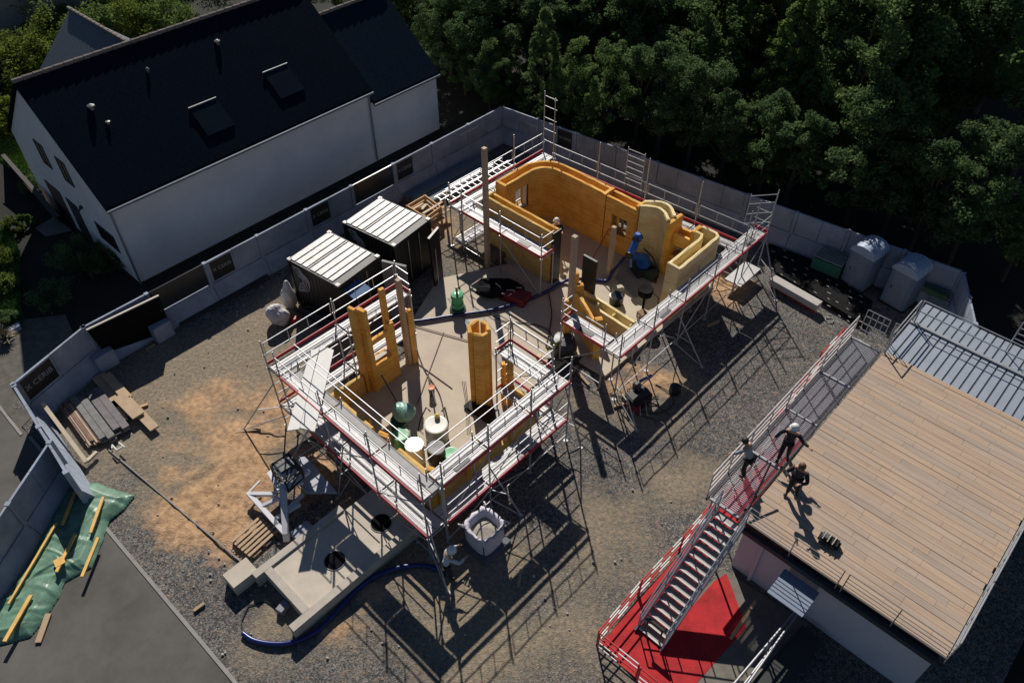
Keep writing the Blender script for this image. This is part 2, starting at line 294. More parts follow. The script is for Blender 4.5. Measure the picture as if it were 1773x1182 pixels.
# ================================================================== FENCE of precast panels round the site
def fence_run(root, p, q, H=2.0, nout=1, bay=2.55, signs=(), low=0.85, skip_panel=()):
    """p,q: ends of the top line; inner side (nout=+1: to the left of p->q)."""
    p, q = Vector(p), Vector(q); p.z = q.z = 0; d = q - p; L = d.length; d.normalize(); nrm = Vector((-d.y, d.x, 0)) * nout
    n = max(1, round(L / bay)); st = L / n; az = math.degrees(math.atan2(d.y, d.x))
    for i in range(n + 1):
        c = p + d * st * i
        MB().box(c + EZ * (H / 2 + .01), (0.16, 0.17, H + .02), az).build('post', conc2, root)
    pl = MB()
    for i in range(n):
        a = p + d * (st * i + .09); b = p + d * (st * (i + 1) - .09); m = (a + b) / 2
        k = signs.get(i) if signs else None
        lo, hi = low + .01, H
        # panel(s)
        if k == 'mesh':
            MB().box(m + EZ * (H - .04), ((b - a).length, 0.06, 0.07), az).box(m + EZ * ((lo + H) / 2 - .03), ((b - a).length, .015, H - lo - .1), az).build('glazed_panel', M('smoked_fence_panel', (0.02, 0.028, 0.035), 0.25, 0, .1, 1), root)
        else:
            w = (b - a).length; half = w / 2
            for s_ in (0, 1):
                if k is not None and s_ == k[0]: continue
                cc = a + d * (half * (s_ + .5)); MB().box(cc + EZ * ((lo + hi) / 2), (half - .02, .08, hi - lo), az).build('panel', conc2, root)
            if k is not None:
                cc = a + d * (half * (k[0] + .5)); fr = MB(); cz = (lo + hi) / 2
                for (dx, dz, sx, sz) in ((0, (hi - lo) / 2 - .04, half - .02, .08), (0, -(hi - lo) / 2 + .04, half - .02, .08), (-(half - .02) / 2 + .04, 0, .08, hi - lo - .16), ((half - .02) / 2 - .04, 0, .08, hi - lo - .16)):
                    fr.box(cc + d * dx + EZ * (cz + dz), (sx, .09, sz), az)
                fo = fr.build('sign_frame', conc2, root)
                sg = MB().box(cc + EZ * cz, (half - .18, .03, hi - lo - .16), az).build('sign', black, root); ORG[sg.name] = ORG[root.name]
                lettering(sg, cc + EZ * cz + nrm * .02, az, nout, (half - .2), ORG[root.name])
    # stepped footing along the bottom
    base = MB(); prof = [(0.0, 0), (0.42, 0), (0.42, .12), (0.13, low), (0.0, low)]
    for i in range(n):
        a = p + d * (st * i + .012) ; b = p + d * (st * (i + 1) - .012); o = nrm * -0.04
        vs_ = [a + o + nrm * u + EZ * w for u, w in prof] + [b + o + nrm * u + EZ * w for u, w in prof]; k_ = len(prof)
        base.add(vs_, [tuple(range(k_)), tuple(range(2 * k_ - 1, k_ - 1, -1))] + [(j, k_ + j, k_ + (j + 1) % k_, (j + 1) % k_) for j in range(k_)])
    base.build('footing_blocks', conc2, root)
def lettering(parent, c, az, nout, w, og):
    cu = bpy.data.curves.new('lettering', 'FONT'); cu.body = 'X CERIB'; cu.size = 0.42; cu.align_x = 'CENTER'; cu.align_y = 'CENTER'; cu.extrude = 0.004
    ob = bpy.data.objects.new('t', cu); C.objects.link(ob); dg = bpy.context.evaluated_depsgraph_get(); me = bpy.data.meshes.new_from_object(ob.evaluated_get(dg)); bpy.data.objects.remove(ob)
    wd_ = max(v.co.x for v in me.vertices) - min(v.co.x for v in me.vertices); s_ = (w - .15) / wd_
    rot = Matrix.Rotation(R(az + (180 if nout > 0 else 0)), 4, 'Z') @ Matrix.Rotation(R(90), 4, 'X')
    me.transform(Matrix.Translation(c - og) @ rot @ Matrix.Diagonal((s_, s_, s_, 1)))
    me.materials.clear(); me.materials.append(M('sign_lettering', (0.30, 0.32, 0.33), 0.6)); o = bpy.data.objects.new('lettering', me); C.objects.link(o); o.parent = parent
V0, V1, V2, V3, V4 = W(1.25, -25.98), W(4.35, -27.05), W(28.15, -27.45), W(31.2, -3.55), W(28.3, -2.0)
F0 = thing('concrete_fence', 'long pale precast concrete fence with black sign boards between the white house and the containers', 'fence', V1)
fence_run(F0, V1, V2, nout=-1, bay=2.66, signs={1: 'mesh', 2: (0, 1), 4: (1, 1), 5: (0, 1)} and {1: 'mesh', 2: (0,), 4: (0,), 5: 'mesh', 6: (0,)})
F1 = thing('concrete_fence', 'short pale concrete fence section with one black sign at the road corner', 'fence', V0)
fence_run(F1, V0, V1, nout=-1, bay=3.3, signs={0: (0,)})
F2 = thing('concrete_fence', 'pale precast concrete fence at the foot of the dark wood', 'fence', V2)
fence_run(F2, V2, V3, nout=-1, bay=2.45, signs={1: (1,)})
F3 = thing('concrete_fence', 'last short fence section beyond the second toilet cabin', 'fence', V3)
fence_run(F3, V3, V4, nout=-1, bay=1.7)
F4 = thing('concrete_fence', 'low concrete fence behind the pile of boards beside the road', 'fence', W(1.0, -22.4))
fence_run(F4, W(.85, -20.8), V0 + (V0 - W(.85, -20.8)).normalized() * -0.1, nout=-1, bay=2.6, H=2.0)
F5 = thing('concrete_fence', 'grey concrete fence beside the green tarpaulin and the road', 'fence', W(0.85, -22.0))
_p5, _q5 = P(85, 765, 2.0), P(-70, 995, 2.0)
fence_run(F5, _q5, _p5, nout=-1, bay=2.6)

# ================================================================== WHITE HOUSE
def house():
    H0 = Vector((-16.8, 26.76, 0)); u = Vector((math.cos(R(47.3)), math.sin(R(47.3)), 0)); v = Vector((-u.y, u.x, 0))  # v away from the site
    root = thing('house', 'white rendered house with steep dark slate roofs behind the concrete fence', 'house', H0)
    def pt(s, w, z): return H0 + u * s + v * w + EZ * z
    D, EV, RZ, L1 = 9.4, 4.05, 7.85, 14.0
    w = MB(); w.add([pt(0, 0, 0), pt(0, D, 0), pt(0, D, EV), pt(0, D / 2, RZ), pt(0, 0, EV), pt(L1, 0, 0), pt(L1, D, 0), pt(L1, D, EV), pt(L1, D / 2, RZ), pt(L1, 0, EV)],
          [(4, 3, 2, 1, 0), (5, 6, 7, 8, 9), (0, 5, 9, 4), (1, 2, 7, 6), (0, 1, 6, 5)])
    w.build('wall', render_w, root)
    def roof(s0, s1, w0, w1, ev, rz, ov=0.15, nm='roof'):
        mid = (w0 + w1) / 2; sl_ = (rz - ev) / (mid - w0); th = .16
        m = MB()
        for sg in (0, 1):
            e = w0 - ov if sg == 0 else w1 + ov
            ez = ev - ov * sl_
            m.add([pt(s0, e, ez + .04), pt(s1, e, ez + .04), pt(s1, mid, rz + .04), pt(s0, mid, rz + .04), pt(s0, e, ez + th + .04), pt(s1, e, ez + th + .04), pt(s1, mid, rz + th + .04), pt(s0, mid, rz + th + .04)],
                  [(3, 2, 1, 0), (4, 5, 6, 7), (0, 1, 5, 4), (1, 2, 6, 5), (2, 3, 7, 6), (3, 0, 4, 7)])
        r = m.build(nm, slate if s0 < 5 else M('wing_slate', (0.0095, 0.019, 0.034), .95, 0, .35, 9, .3, 30, spec=.03), root)
        rd = MB(); k = int((s1 - s0) / .42)
        for i in range(k):
            a, b = s0 + (s1 - s0) * i / k, s0 + (s1 - s0) * (i + 1) / k
            rd.bar(pt(a, mid, rz + th + .07), pt(b + .05, mid, rz + th + .07), .11, 8, .085)
        q = rd.build('ridge_tiles', M('ridge_clay', (0.20, 0.165, 0.145), .9, 0, .2, 5), root); q.parent = r; ORG[q.name] = ORG[root.name]
        g = MB(); g.bar(pt(s0, w0 - ov - .07, ev - ov * sl_ + .05), pt(s1, w0 - ov - .07, ev - ov * sl_ + .05), .07, 8)
        g.build('gutter', M('zinc', (0.22, 0.25, 0.28), .4, .5, .1, 3), root)
        return r
    r1 = roof(-.12, L1 + .12, 0, D, EV, RZ)
    # lower wing to the right
    L2, D2, EV2, RZ2 = 4.65, 7.6, 3.35, 6.55
    o2 = 0.12
    w = MB(); w.add([pt(L1, -o2 * 0 + .02, 0), pt(L1, D2, 0), pt(L1, D2, EV2), pt(L1, D2 / 2, RZ2), pt(L1, .02, EV2), pt(L1 + L2, .02, 0), pt(L1 + L2, D2, 0), pt(L1 + L2, D2, EV2), pt(L1 + L2, D2 / 2, RZ2), pt(L1 + L2, .02, EV2)],
          [(4, 3, 2, 1, 0), (5, 6, 7, 8, 9), (0, 5, 9, 4), (1, 2, 7, 6)]); w.build('side_wing_wall', render_w, root)
    roof(L1 + .13, L1 + L2 + .1, 0.02, D2, EV2, RZ2)
    # rear wing, its ridge meets the main one
    m = MB(); rr = [pt(5.1, D / 2 + .3, RZ - .1), pt(5.1, D / 2 + 6.3, RZ - .1), pt(2.0, D / 2 + 6.3, EV + .9), pt(2.0, D / 2 + 3.3, EV + .9), pt(8.2, D / 2 + 6.3, EV + .9), pt(8.2, D / 2 + 3.3, EV + .9)]
    m.add(rr + [p - EZ * .15 for p in rr], [(0, 1, 2, 3), (1, 0, 5, 4), (9, 8, 7, 6), (10, 11, 6, 7), (1, 4, 10, 7), (2, 1, 7, 8), (3, 2, 8, 9), (4, 5, 11, 10)])
    rw = m.build('rear_roof', M('blue_slate', (0.06, 0.075, 0.095), .6, 0, .4, 12, .2, 30), root)
    rd = MB(); [rd.bar(pt(5.1, D / 2 + .3 + .4 * i, RZ + .02), pt(5.1, D / 2 + .75 + .4 * i, RZ + .02), .1, 8, .08) for i in range(15)]
    q = rd.build('ridge_tiles', _m['ridge_clay'], root); q.parent = rw
    mw = MB(); mw.add([pt(2.2, D - .5, 0), pt(8, D - .5, 0), pt(8, D / 2 + 6.2, 0), pt(2.2, D / 2 + 6.2, 0), pt(2.2, D - .5, EV + .8), pt(8, D - .5, EV + .8), pt(8, D / 2 + 6.2, EV + .8), pt(2.2, D / 2 + 6.2, EV + .8)], [(0, 3, 2, 1), (4, 5, 6, 7), (0, 1, 5, 4), (1, 2, 6, 5), (2, 3, 7, 6), (3, 0, 4, 7)]); mw.build('rear_wall', render_w, root)
    # openings in the gable: (w0,w1,z0,z1)
    fr = M('dark_window_frame', (0.03, 0.03, 0.032), .5)
    for (w0, w1, z0, z1) in ((5.35, 6.25, 3.62, 4.85), (3.2, 4.1, 3.62, 4.85), (0.85, 2.6, 1.25, 2.15)):
        m = MB(); az = 47.3
        for (cw, cz, sw, sz) in (((w0 + w1) / 2, z1 - .03, w1 - w0, .06), ((w0 + w1) / 2, z0 + .03, w1 - w0, .06), (w0 + .03, (z0 + z1) / 2, .06, z1 - z0 - .12), (w1 - .03, (z0 + z1) / 2, .06, z1 - z0 - .12), ((w0 + w1) / 2, (z0 + z1) / 2, .05, z1 - z0 - .12)):
            m.box(pt(-.01, cw, cz), (.06, sw, sz), az)
        f = m.build('window', fr, root); ORG[f.name] = ORG[root.name]
        g = MB().box(pt(-.005, (w0 + w1) / 2, (z0 + z1) / 2), (.03, w1 - w0 - .1, z1 - z0 - .1), az).build('pane', glass, f)
    dr = MB().box(pt(-.01, 4.9, 1.05), (.07, 1.1, 2.1), 47.3).build('door', M('grey_door', (0.03, 0.032, 0.036), .5), root); ORG[dr.name] = ORG[root.name]
    MB().box(pt(-.05, 5.3, 1.05), (.05, .03, .16), 47.3).build('handle', steel, dr)
    gd = MB().box(pt(-.01, 6.9, 1.1), (.06, 1.6, 2.0), 47.3).build('shutter', M('brown_shutter', (0.05, 0.03, 0.025), .6), root)
    MB().box(pt(-.06, 3.55, 2.45), (.12, .14, .12), 47.3).bar(pt(-.1, 3.55, 2.4), pt(-.22, 3.55, 2.32), .05).build('wall_lamp', black, root)
    MB().bar(pt(-.0, -.09, 0), pt(0, -.09, EV - .1), .05, 8).build('downpipe', M('zinc', (0.2, .2, .2)), root)
    MB().bar(pt(L1 - .1, -.1, .1), pt(L1 - .1, -.1, EV - .1), .045, 8).build('downpipe', _m['zinc'], root)
    # roof windows and vents on the site-side slope
    sl_ = (RZ - EV) / (D / 2); nrm = (v * -sl_ + EZ).normalized(); up = (v + EZ * sl_).normalized()
    def on(s, w_, h=0): return pt(s, w_, EV + w_ * sl_ + .2) + nrm * h
    for s_, w_ in ((6.1, 1.25), (10.2, 1.45)):
        m = MB(); hw, hh = .68, .72
        for k, (a, b) in enumerate(((-hw, -hh), (hw, -hh), (hw, hh), (-hw, hh))): pass
        def q(a, b, h): return on(s_ + a, w_, h) + up * b
        m.hexa([q(-hw, -hh, -.02), q(hw, -hh, -.02), q(hw, hh, -.02), q(-hw, hh, -.02), q(-hw, -hh, .07), q(hw, -hh, .07), q(hw, hh, .07), q(-hw, hh, .07)])
        sk_ = m.build('roof_window', M('roof_window_shutter', (0.010, 0.018, 0.030), .95, 0, .1, 2, spec=.03), root); ORG[sk_.name] = ORG[root.name]
        MB().bar(q(-hw - .02, hh + .03, .07), q(hw + .02, hh + .03, .07), .035, 8).build('cover_strip', steel, sk_)
    for s_, w_, r_ in ((1.9, 3.05, .14), (4.9, 3.55, .07), (8.5, 3.65, .12)):
        MB().lathe(on(s_, w_, 0) - EZ * .1, [(r_ * .7, 0), (r_ * .7, .16), (r_ * 1.2, .17), (r_ * 1.1, .23), (r_ * .4, .28), (0, .29)], 12).build('roof_vent', M('vent_cowl', (0.18, .18, .18), .5, .3), root)
    MB().lathe(on(2.1, 2.4, 0) - EZ * .1, [(.07, 0), (.07, .16), (.1, .17), (0, .2)], 10).build('roof_vent', _m['vent_cowl'], root)
house()
# far building, top left
def farhouse():
    c = P(20, 25, 3); az = 33; u = Vector((math.cos(R(az)), math.sin(R(az)), 0)); v = Vector((-u.y, u.x, 0))
    root = thing('building', 'grey walled building with a dark flat eave at the upper left corner', 'building', (c.x, c.y, 0))
    o = Vector((c.x, c.y, 0))
    MB().box(o + v * 4 + u * -4 + EZ * 2.2, (18, 9, 4.4), az).build('wall', M('grey_render', (0.20, 0.20, 0.19), .9), root)
    MB().box(o + v * 4 + u * -4 + EZ * 4.6, (18.8, 9.8, .35), az).build('roof', slate, root)
farhouse()
tag(MB().bar(P(5, 268, 1.6) , P(100, 375, 0.9), 0, rect=(.2, .05)).add([P(5, 275, 0), P(100, 385, 0), P(100, 385, .9), P(5, 275, 1.5), P(8, 274, 0), P(103, 384, 0), P(103, 384, .9), P(8, 274, 1.5)], [(0, 1, 2, 3), (7, 6, 5, 4), (3, 2, 6, 7), (1, 0, 4, 5), (2, 1, 5, 6), (0, 3, 7, 4)]).build('garden_wall', M('dark_boards', (0.06, .05, .045), .8)), 'dark low garden wall running down beside the lawn and the house gable', 'wall')

# ================================================================== SLABS
struct('building_slab', MB().prism([W(*p) for p in ((17.2, -20.9), (14.3, -19.6), (13.2, -18.2), (9.3, -18.2), (8.9, -17.9), (8.9, -11.9), (14.4, -11.9), (14.5, -13.4), (17.6, -13.4), (17.7, -11.7), (25.3, -11.6), (25.3, -21.5), (20.6, -21.5), (20.2, -19.3))], 0.0, 0.15), conc)
struct('drain_channel', MB().bar(W(16.6, -19.6, .154), W(14.9, -13.7, .154), 0, rect=(.14, .012)).bar(W(17.3, -19.4, .154), W(15.6, -13.7, .154), 0, rect=(.05, .012)), M('grey_strip', (0.30, 0.29, 0.28), .8))
root = thing('concrete_basin', 'raised concrete slab with two round dark openings in front of the lower scaffold', 'slab', W(5.5, -12.7, 0))
MB().abox(3.75, 8.3, -14.0, -11.98, 0, .5).build('slab', conc3, root)
m = MB(); m.abox(3.0, 8.2, -11.98, -11.72, 0, .58); m.build('side_wall', conc2 if False else M('basin_wall', (0.44, .40, .34), .85, 0, .12, 2), root)
MB().abox(3.2, 6.6, -14.25, -14.0, 0, .58).build('side_wall', _m['basin_wall'], root)
MB().abox(3.5, 3.75, -13.99, -11.99, 0, .58).build('cross_wall', _m['basin_wall'], root)
MB().abox(2.55, 3.4, -14.9, -14.26, 0, .50).build('corner_block', conc3, root)
for (u, v, r) in ((660, 905, .34), (580, 970, .33)):
    c = P(u, v, .505); h = MB().lathe(c, [(r, 0), (r, .006), (r - .035, .009), (0, .009)], 32).build('round_opening', M('opening_dark', (.008, .008, .01), .9, spec=.05), root)
    MB().tube([c + Vector((math.cos(t) * (r + .01), math.sin(t) * (r + .01), .01)) for t in np.linspace(0, 6.2832, 33)], .014, 5).build('rim', M('zinc_rim', (.25, .25, .24), .5), h)

# ================================================================== PRINTED WALLS
def bead(mb, path, t, z0, z1, layer=0.12, amp=0.012, seed=0):
    """one extruded printed bead wall: rounded top, stepped layers; path in (a,b)."""
    r = random.Random(seed); pts = [W(a, b, 0) for a, b in path]
    # resample
    out = [pts[0]]
    for p, q in zip(pts, pts[1:]):
        k = max(1, int((q - p).length / .25)); out += [p.lerp(q, (i + 1) / k) for i in range(k)]
    pts = out; n = len(pts); prof = []; z = z0; k = max(1, int((z1 - z0 - .05) / layer)); h = (z1 - z0 - .05) / k
    for i in range(k): prof += [(t / 2 - amp, z0 + i * h), (t / 2 + amp * .6, z0 + (i + .5) * h)]
    prof += [(t / 2 - amp, z1 - .05), (t / 2 * .75, z1 - .012), (0.0, z1)]
    full = [(-u, w) for u, w in prof] + [(u, w) for u, w in reversed(prof[:-1])]
    m = len(full); vs_ = []; fs = []; jit = [r.uniform(-.008, .008) for _ in range(m)]
    for i, p in enumerate(pts):
        d = (pts[min(i + 1, n - 1)] - pts[max(i - 1, 0)]).normalized(); nr = Vector((-d.y, d.x, 0)); e = r.uniform(-.012, .012)
        for j, (u, w) in enumerate(full): vs_.append(p + nr * (u * (1 + jit[j] * 2) + e) + EZ * (w + (r.uniform(-.012, .012) if w > z1 - .06 else 0)))
    for i in range(n - 1):
        for j in range(m): fs.append((i * m + j, (i + 1) * m + j, (i + 1) * m + (j + 1) % m, i * m + (j + 1) % m))
    fs += [tuple(range(m)), tuple(range(n * m - 1, (n - 1) * m - 1, -1))]
    mb.add(vs_, fs); return mb
def arc(ca, cb, r, a0, a1, n=7): return [(ca + r * math.cos(R(a0 + (a1 - a0) * i / n)), cb + r * math.sin(R(a0 + (a1 - a0) * i / n))) for i in range(n + 1)]
BZ = .15
wallL = thing('printed_building', 'orange foam printed house shell with rounded corner, open roof and a yellow curved niche', 'building', W(23, -17, .15))
T = .17
zt = 2.95
# left wall with window opening, corner and back wall (inner and outer bead)
inner = [(23.3, -20.95)] + arc(23.35, -20.0, .95, -90, 0) + [(24.3, -17.3)]
outer = [(23.3, -21.45)] + arc(23.4, -20.05, 1.4, -90, 0) + [(24.8, -17.3)]
m = MB(); bead(m, inner, T, BZ, zt, seed=1); m.build('inner_wall', foam, wallL)
m = MB(); bead(m, outer, T, BZ, zt, seed=2); m.build('outer_wall', foam, wallL)
for bb, nm in ((-20.95, 'inner_wall'), (-21.45, 'outer_wall')):
    m = MB(); bead(m, [(21.75, bb), (22.25, bb)], T, BZ, zt, seed=3); m.build(nm, foam, wallL); bead(MB(), [(22.25, bb), (23.3, bb)], T, BZ, 1.05, seed=4).build('sill_wall', foam, wallL); bead(MB(), [(22.25, bb), (23.3, bb)], T, 2.35, zt, seed=4).build('lintel', foam, wallL)
MB().abox(22.27, 23.28, -21.34, -21.06, 1.0, 1.06).build('window_sill', M('sill', (.5, .45, .38), .7), wallL)
MB().abox(22.27, 22.34, -21.3, -21.1, 1.06, 2.3).abox(23.2, 23.27, -21.3, -21.1, 1.06, 2.3).build('window_frame', white, wallL)
m = MB(); bead(m, [(21.66, -21.5), (21.66, -20.9)], .2, BZ, zt, seed=8); m.build('wall_end', foam, wallL); m = MB(); bead(m, [(24.2, -17.25), (24.9, -17.25)], .2, BZ, zt, seed=9); m.build('wall_end', foam, wallL)
# back wall middle with window opening
for aa, nm in ((24.3, 'inner_wall'), (24.8, 'outer_wall')):
    m = MB(); bead(m, [(aa, -17.1), (aa, -16.75)], T, BZ, zt - .05, seed=10); m.build(nm, foam, wallL); bead(MB(), [(aa, -16.75), (aa, -15.85)], T, BZ, 1.1, seed=11).build('sill_wall', foam, wallL); bead(MB(), [(aa, -16.75), (aa, -15.85)], T, 2.1, zt - .05, seed=11).build('lintel', foam, wallL); bead(MB(), [(aa, -15.85), (aa, -15.45)], T, BZ, zt - .05, seed=12).build(nm, foam, wallL)
MB().abox(24.42, 24.7, -16.73, -15.87, 1.1, 1.16).abox(24.5, 24.58, -16.35, -16.25, 1.16, 2.05).build('window_frame', wooddk, wallL)
# curved niche panel
ni = [(24.45, -15.42)] + [(24.45 + .42 * math.sin(math.pi * t / 8), -15.42 + 1.5 * t / 8) for t in range(1, 8)] + [(24.45, -13.92)]
no_ = [(24.85, -15.5)] + [(24.85 + .5 * math.sin(math.pi * t / 8), -15.5 + 1.62 * t / 8) for t in range(1, 8)] + [(24.85, -13.88)]
m = MB(); bead(m, ni, T, BZ, zt + .12, seed=13); m.build('niche_wall', foamy, wallL)
m = MB(); bead(m, no_, T, BZ, zt + .12, seed=14); m.build('outer_wall', foamy, wallL)
m = MB(); bead(m, [(24.35, -15.5), (24.9, -15.5)], .16, BZ, zt + .08, seed=15); m.build('wall_end', foam, wallL); m = MB(); bead(m, [(24.35, -13.82), (25.3, -13.82)], .2, BZ, zt + .02, seed=16); m.build('wall_end', foam, wallL)
# low window wall right of the niche
for aa, nm in ((24.75, 'inner_wall'), (25.25, 'outer_wall')):
    m = MB(); bead(m, [(aa, -13.7), (aa, -12.85)], T, BZ, 1.1, seed=17); m.build('sill_wall', foam, wallL); bead(MB(), [(aa, -13.7), (aa, -12.85)], T, 1.75, 2.35, seed=17).build('lintel', foam, wallL)
MB().abox(24.8, 25.2, -13.6, -12.95, 1.12, 1.2).build('window_sill', wooddk, wallL)
m = MB(); bead(m, [(24.7, -12.8), (25.3, -12.8)], .2, BZ, zt - .1, seed=18); m.build('wall_end', foam, wallL)
# right wing wall, pale yellow
m = MB(); bead(m, [(24.75, -12.7), (24.75, -12.4), (24.5, -12.28), (22.25, -12.28)], T, BZ, zt - .05, seed=19); m.build('inner_wall', foamy, wallL)
m = MB(); bead(m, [(25.25, -12.7), (25.25, -12.0), (25.1, -11.82), (22.25, -11.78)], T, BZ, zt - .05, seed=20); m.build('outer_wall', foamy, wallL)
m = MB(); bead(m, [(22.18, -12.33), (22.18, -11.72)], .16, BZ, zt - .02, seed=21); m.build('wall_end', foamy, wallL)
# front left wall
m = MB(); bead(m, [(20.48, -20.9), (20.48, -17.05)], .14, BZ, zt - .05, seed=22); m.build('outer_wall', M('dull_foam', (0.62, 0.40, 0.12), .8, 0, .2, 2, .3, 14), wallL)
m = MB(); bead(m, [(20.85, -20.9), (20.85, -17.05)], .14, BZ, zt - .05, seed=23); m.build('inner_wall', foam, wallL)
m = MB(); bead(m, [(20.42, -20.98), (20.92, -20.98)], .14, BZ, zt, seed=24); m.build('wall_end', foam, wallL)
MB().abox(20.40, 20.93, -16.97, -16.93, BZ, zt - .02).build('door_jamb', black, wallL)

# front wing: low walls and jambs
wl2 = thing('low_foam_wall', 'knee high double foam wall of the front wing with orange window panel behind the front guardrail', 'wall', W(19, -13.5, .15))
m = MB(); bead(m, [(20.35, -15.1), (20.2, -12.25)], .16, BZ, 1.0, seed=30); m.build('inner_wall', foamy, wl2)
m = MB(); bead(m, [(19.9, -15.0), (19.75, -12.1)], .16, BZ, .95, seed=31); m.build('outer_wall', foamy, wl2)
[bead(MB(), [(19.95, -15 + .9 * i), (20.2, -15 + .9 * i)], .1, BZ, .93, seed=32 + i).build('cross_rib', foamy, wl2) for i in range(4)]
m = MB(); bead(m, [(19.3, -14.7), (18.25, -12.75)], .16, BZ, 1.9, seed=36); m.build('orange_panel', foam, wl2)
for i, (a, b, h) in enumerate(((19.5, -14.95, 2.5), (19.35, -14.55, 2.2), (18.2, -12.65, 2.3), (17.95, -14.0, 2.6))):
    m = MB(); bead(m, [(a - .12, b - .08), (a + .12, b + .08)], .26, BZ, h, seed=40 + i); m.build('pillar', foam, wl2)
# lower building
wl3 = thing('printed_building', 'unfinished orange foam pillars and wall stubs inside the lower scaffold', 'building', W(11, -15, .15))
def pil(a, b, la, lb, h, seed, mat=foam, t=.2, name='pillar'):
    m = MB(); bead(m, [(a - la / 2, b - lb / 2), (a + la / 2, b + lb / 2)], t, BZ, h, seed=seed); return m.build(name, mat, wl3)
pil(10.75, -17.95, .05, .3, 4.45, 50, t=.16); pil(10.98, -17.75, .05, .34, 4.35, 51, t=.2)
pil(12.05, -17.72, .26, .04, 3.0, 52, t=.22); pil(12.15, -18.05, .2, .03, 4.4, 53, t=.2); pil(13.0, -17.75, .2, .03, 3.0, 54, t=.2)
m = MB(); bead(m, [(11.1, -17.7), (11.95, -17.7)], T, BZ, 1.45, seed=55); bead(m, [(11.1, -18.1), (11.95, -18.1)], T, BZ, 1.45, seed=56); m.build('window_wall', foam, wl3)
m = MB(); bead(m, [(11.1, -17.72), (11.95, -17.72)], T, 2.5, 2.75, seed=57); m.build('lintel', foam, wl3)
MB().abox(11.1, 11.95, -18.0, -17.8, 1.45, 1.52).build('window_sill', M('sill', (.5, .45, .38)), wl3)
m = MB(); [bead(m, p, .17, BZ, 3.95, seed=60 + i) for i, p in enumerate(([(13.72, -14.72), (13.3, -14.68), (13.08, -14.42)], [(13.12, -14.3), (13.3, -14.02), (13.5, -14.0)], [(13.62, -14.05), (13.8, -14.3), (13.76, -14.55)]))]; m.build('hollow_pillar', foam, wl3)
m = MB(); bead(m, [(14.0, -13.45), (14.0, -13.3)], .2, BZ, 3.1, seed=64); m.build('pillar', foam, wl3)
m = MB(); bead(m, [(14.0, -13.75), (13.9, -13.6)], .18, BZ, 2.3, seed=65); m.build('pillar', foam, wl3)
m = MB(); bead(m, [(13.95, -13.2), (13.95, -12.06)], .2, BZ, 1.4, seed=66); m.build('base_wall', M('dull_foam', (.6, .4, .1)), wl3)
for (q0, q1, h) in (((13.9, -11.95), (12.2, -11.95), 1.5), ((12.2, -11.95), (10.9, -11.95), .9), ((10.9, -11.95), (8.98, -11.95), 2.2), ((8.85, -12.1), (8.85, -13.6), 2.1), ((8.85, -13.6), (8.85, -15.0), 1.0), ((8.85, -15.0), (8.85, -16.8), 2.0), ((8.85, -16.8), (8.85, -17.9), 1.3), ((8.95, -17.95), (10.6, -17.95), 1.1)):
    m = MB(); bead(m, [q0, q1], .22, BZ, h, seed=int(h * 40)); m.build('outer_wall', _m['dull_foam'], wl3)
for i, (a, b, h) in enumerate(((8.85, -11.98, 2.55), (9.0, -14.6, 1.9), (9.05, -15.6, 1.8), (9.2, -17.3, 1.9), (9.0, -13.2, 1.7), (10.2, -11.95, 1.6), (12.4, -11.95, 1.7))): pil(a, b, .1, .2 + .15 * (i % 2), h, 70 + i, t=.22)

# free-standing timber and steel posts
pm = M('planed_post', (0.42, 0.31, 0.22), .7, 0, .12, 3)
for (u, v, zb, zt_, w, lab) in ((844.5, 462, .15, 6.3, .2, 'tall square timber post at the open end of the front left foam wall'), (983, 589, .15, 5.5, .2, 'timber post beside the orange front wing jamb'),
                           (1053.6, 480, .15, 2.95, .19, 'pale free standing post inside the upper shell left of the blue robot'), (709, 631, .15, 4.6, .19, 'tall grey timber post at the inner end of the lower scaffold left arm')):
    c = P(u, v, zb); m = MB().box(c + EZ * (zt_ - zb) / 2, (w, w, zt_ - zb), 46.5).build('post', pm, bevel=.012); tag(m, lab, 'post', 'upright posts')
tag(MB().abox(20.35, 20.45, -15.25, -14.55, .15, 2.75).build('door_panel', black), 'dark green black upright door panel beside the front timber post', 'panel')

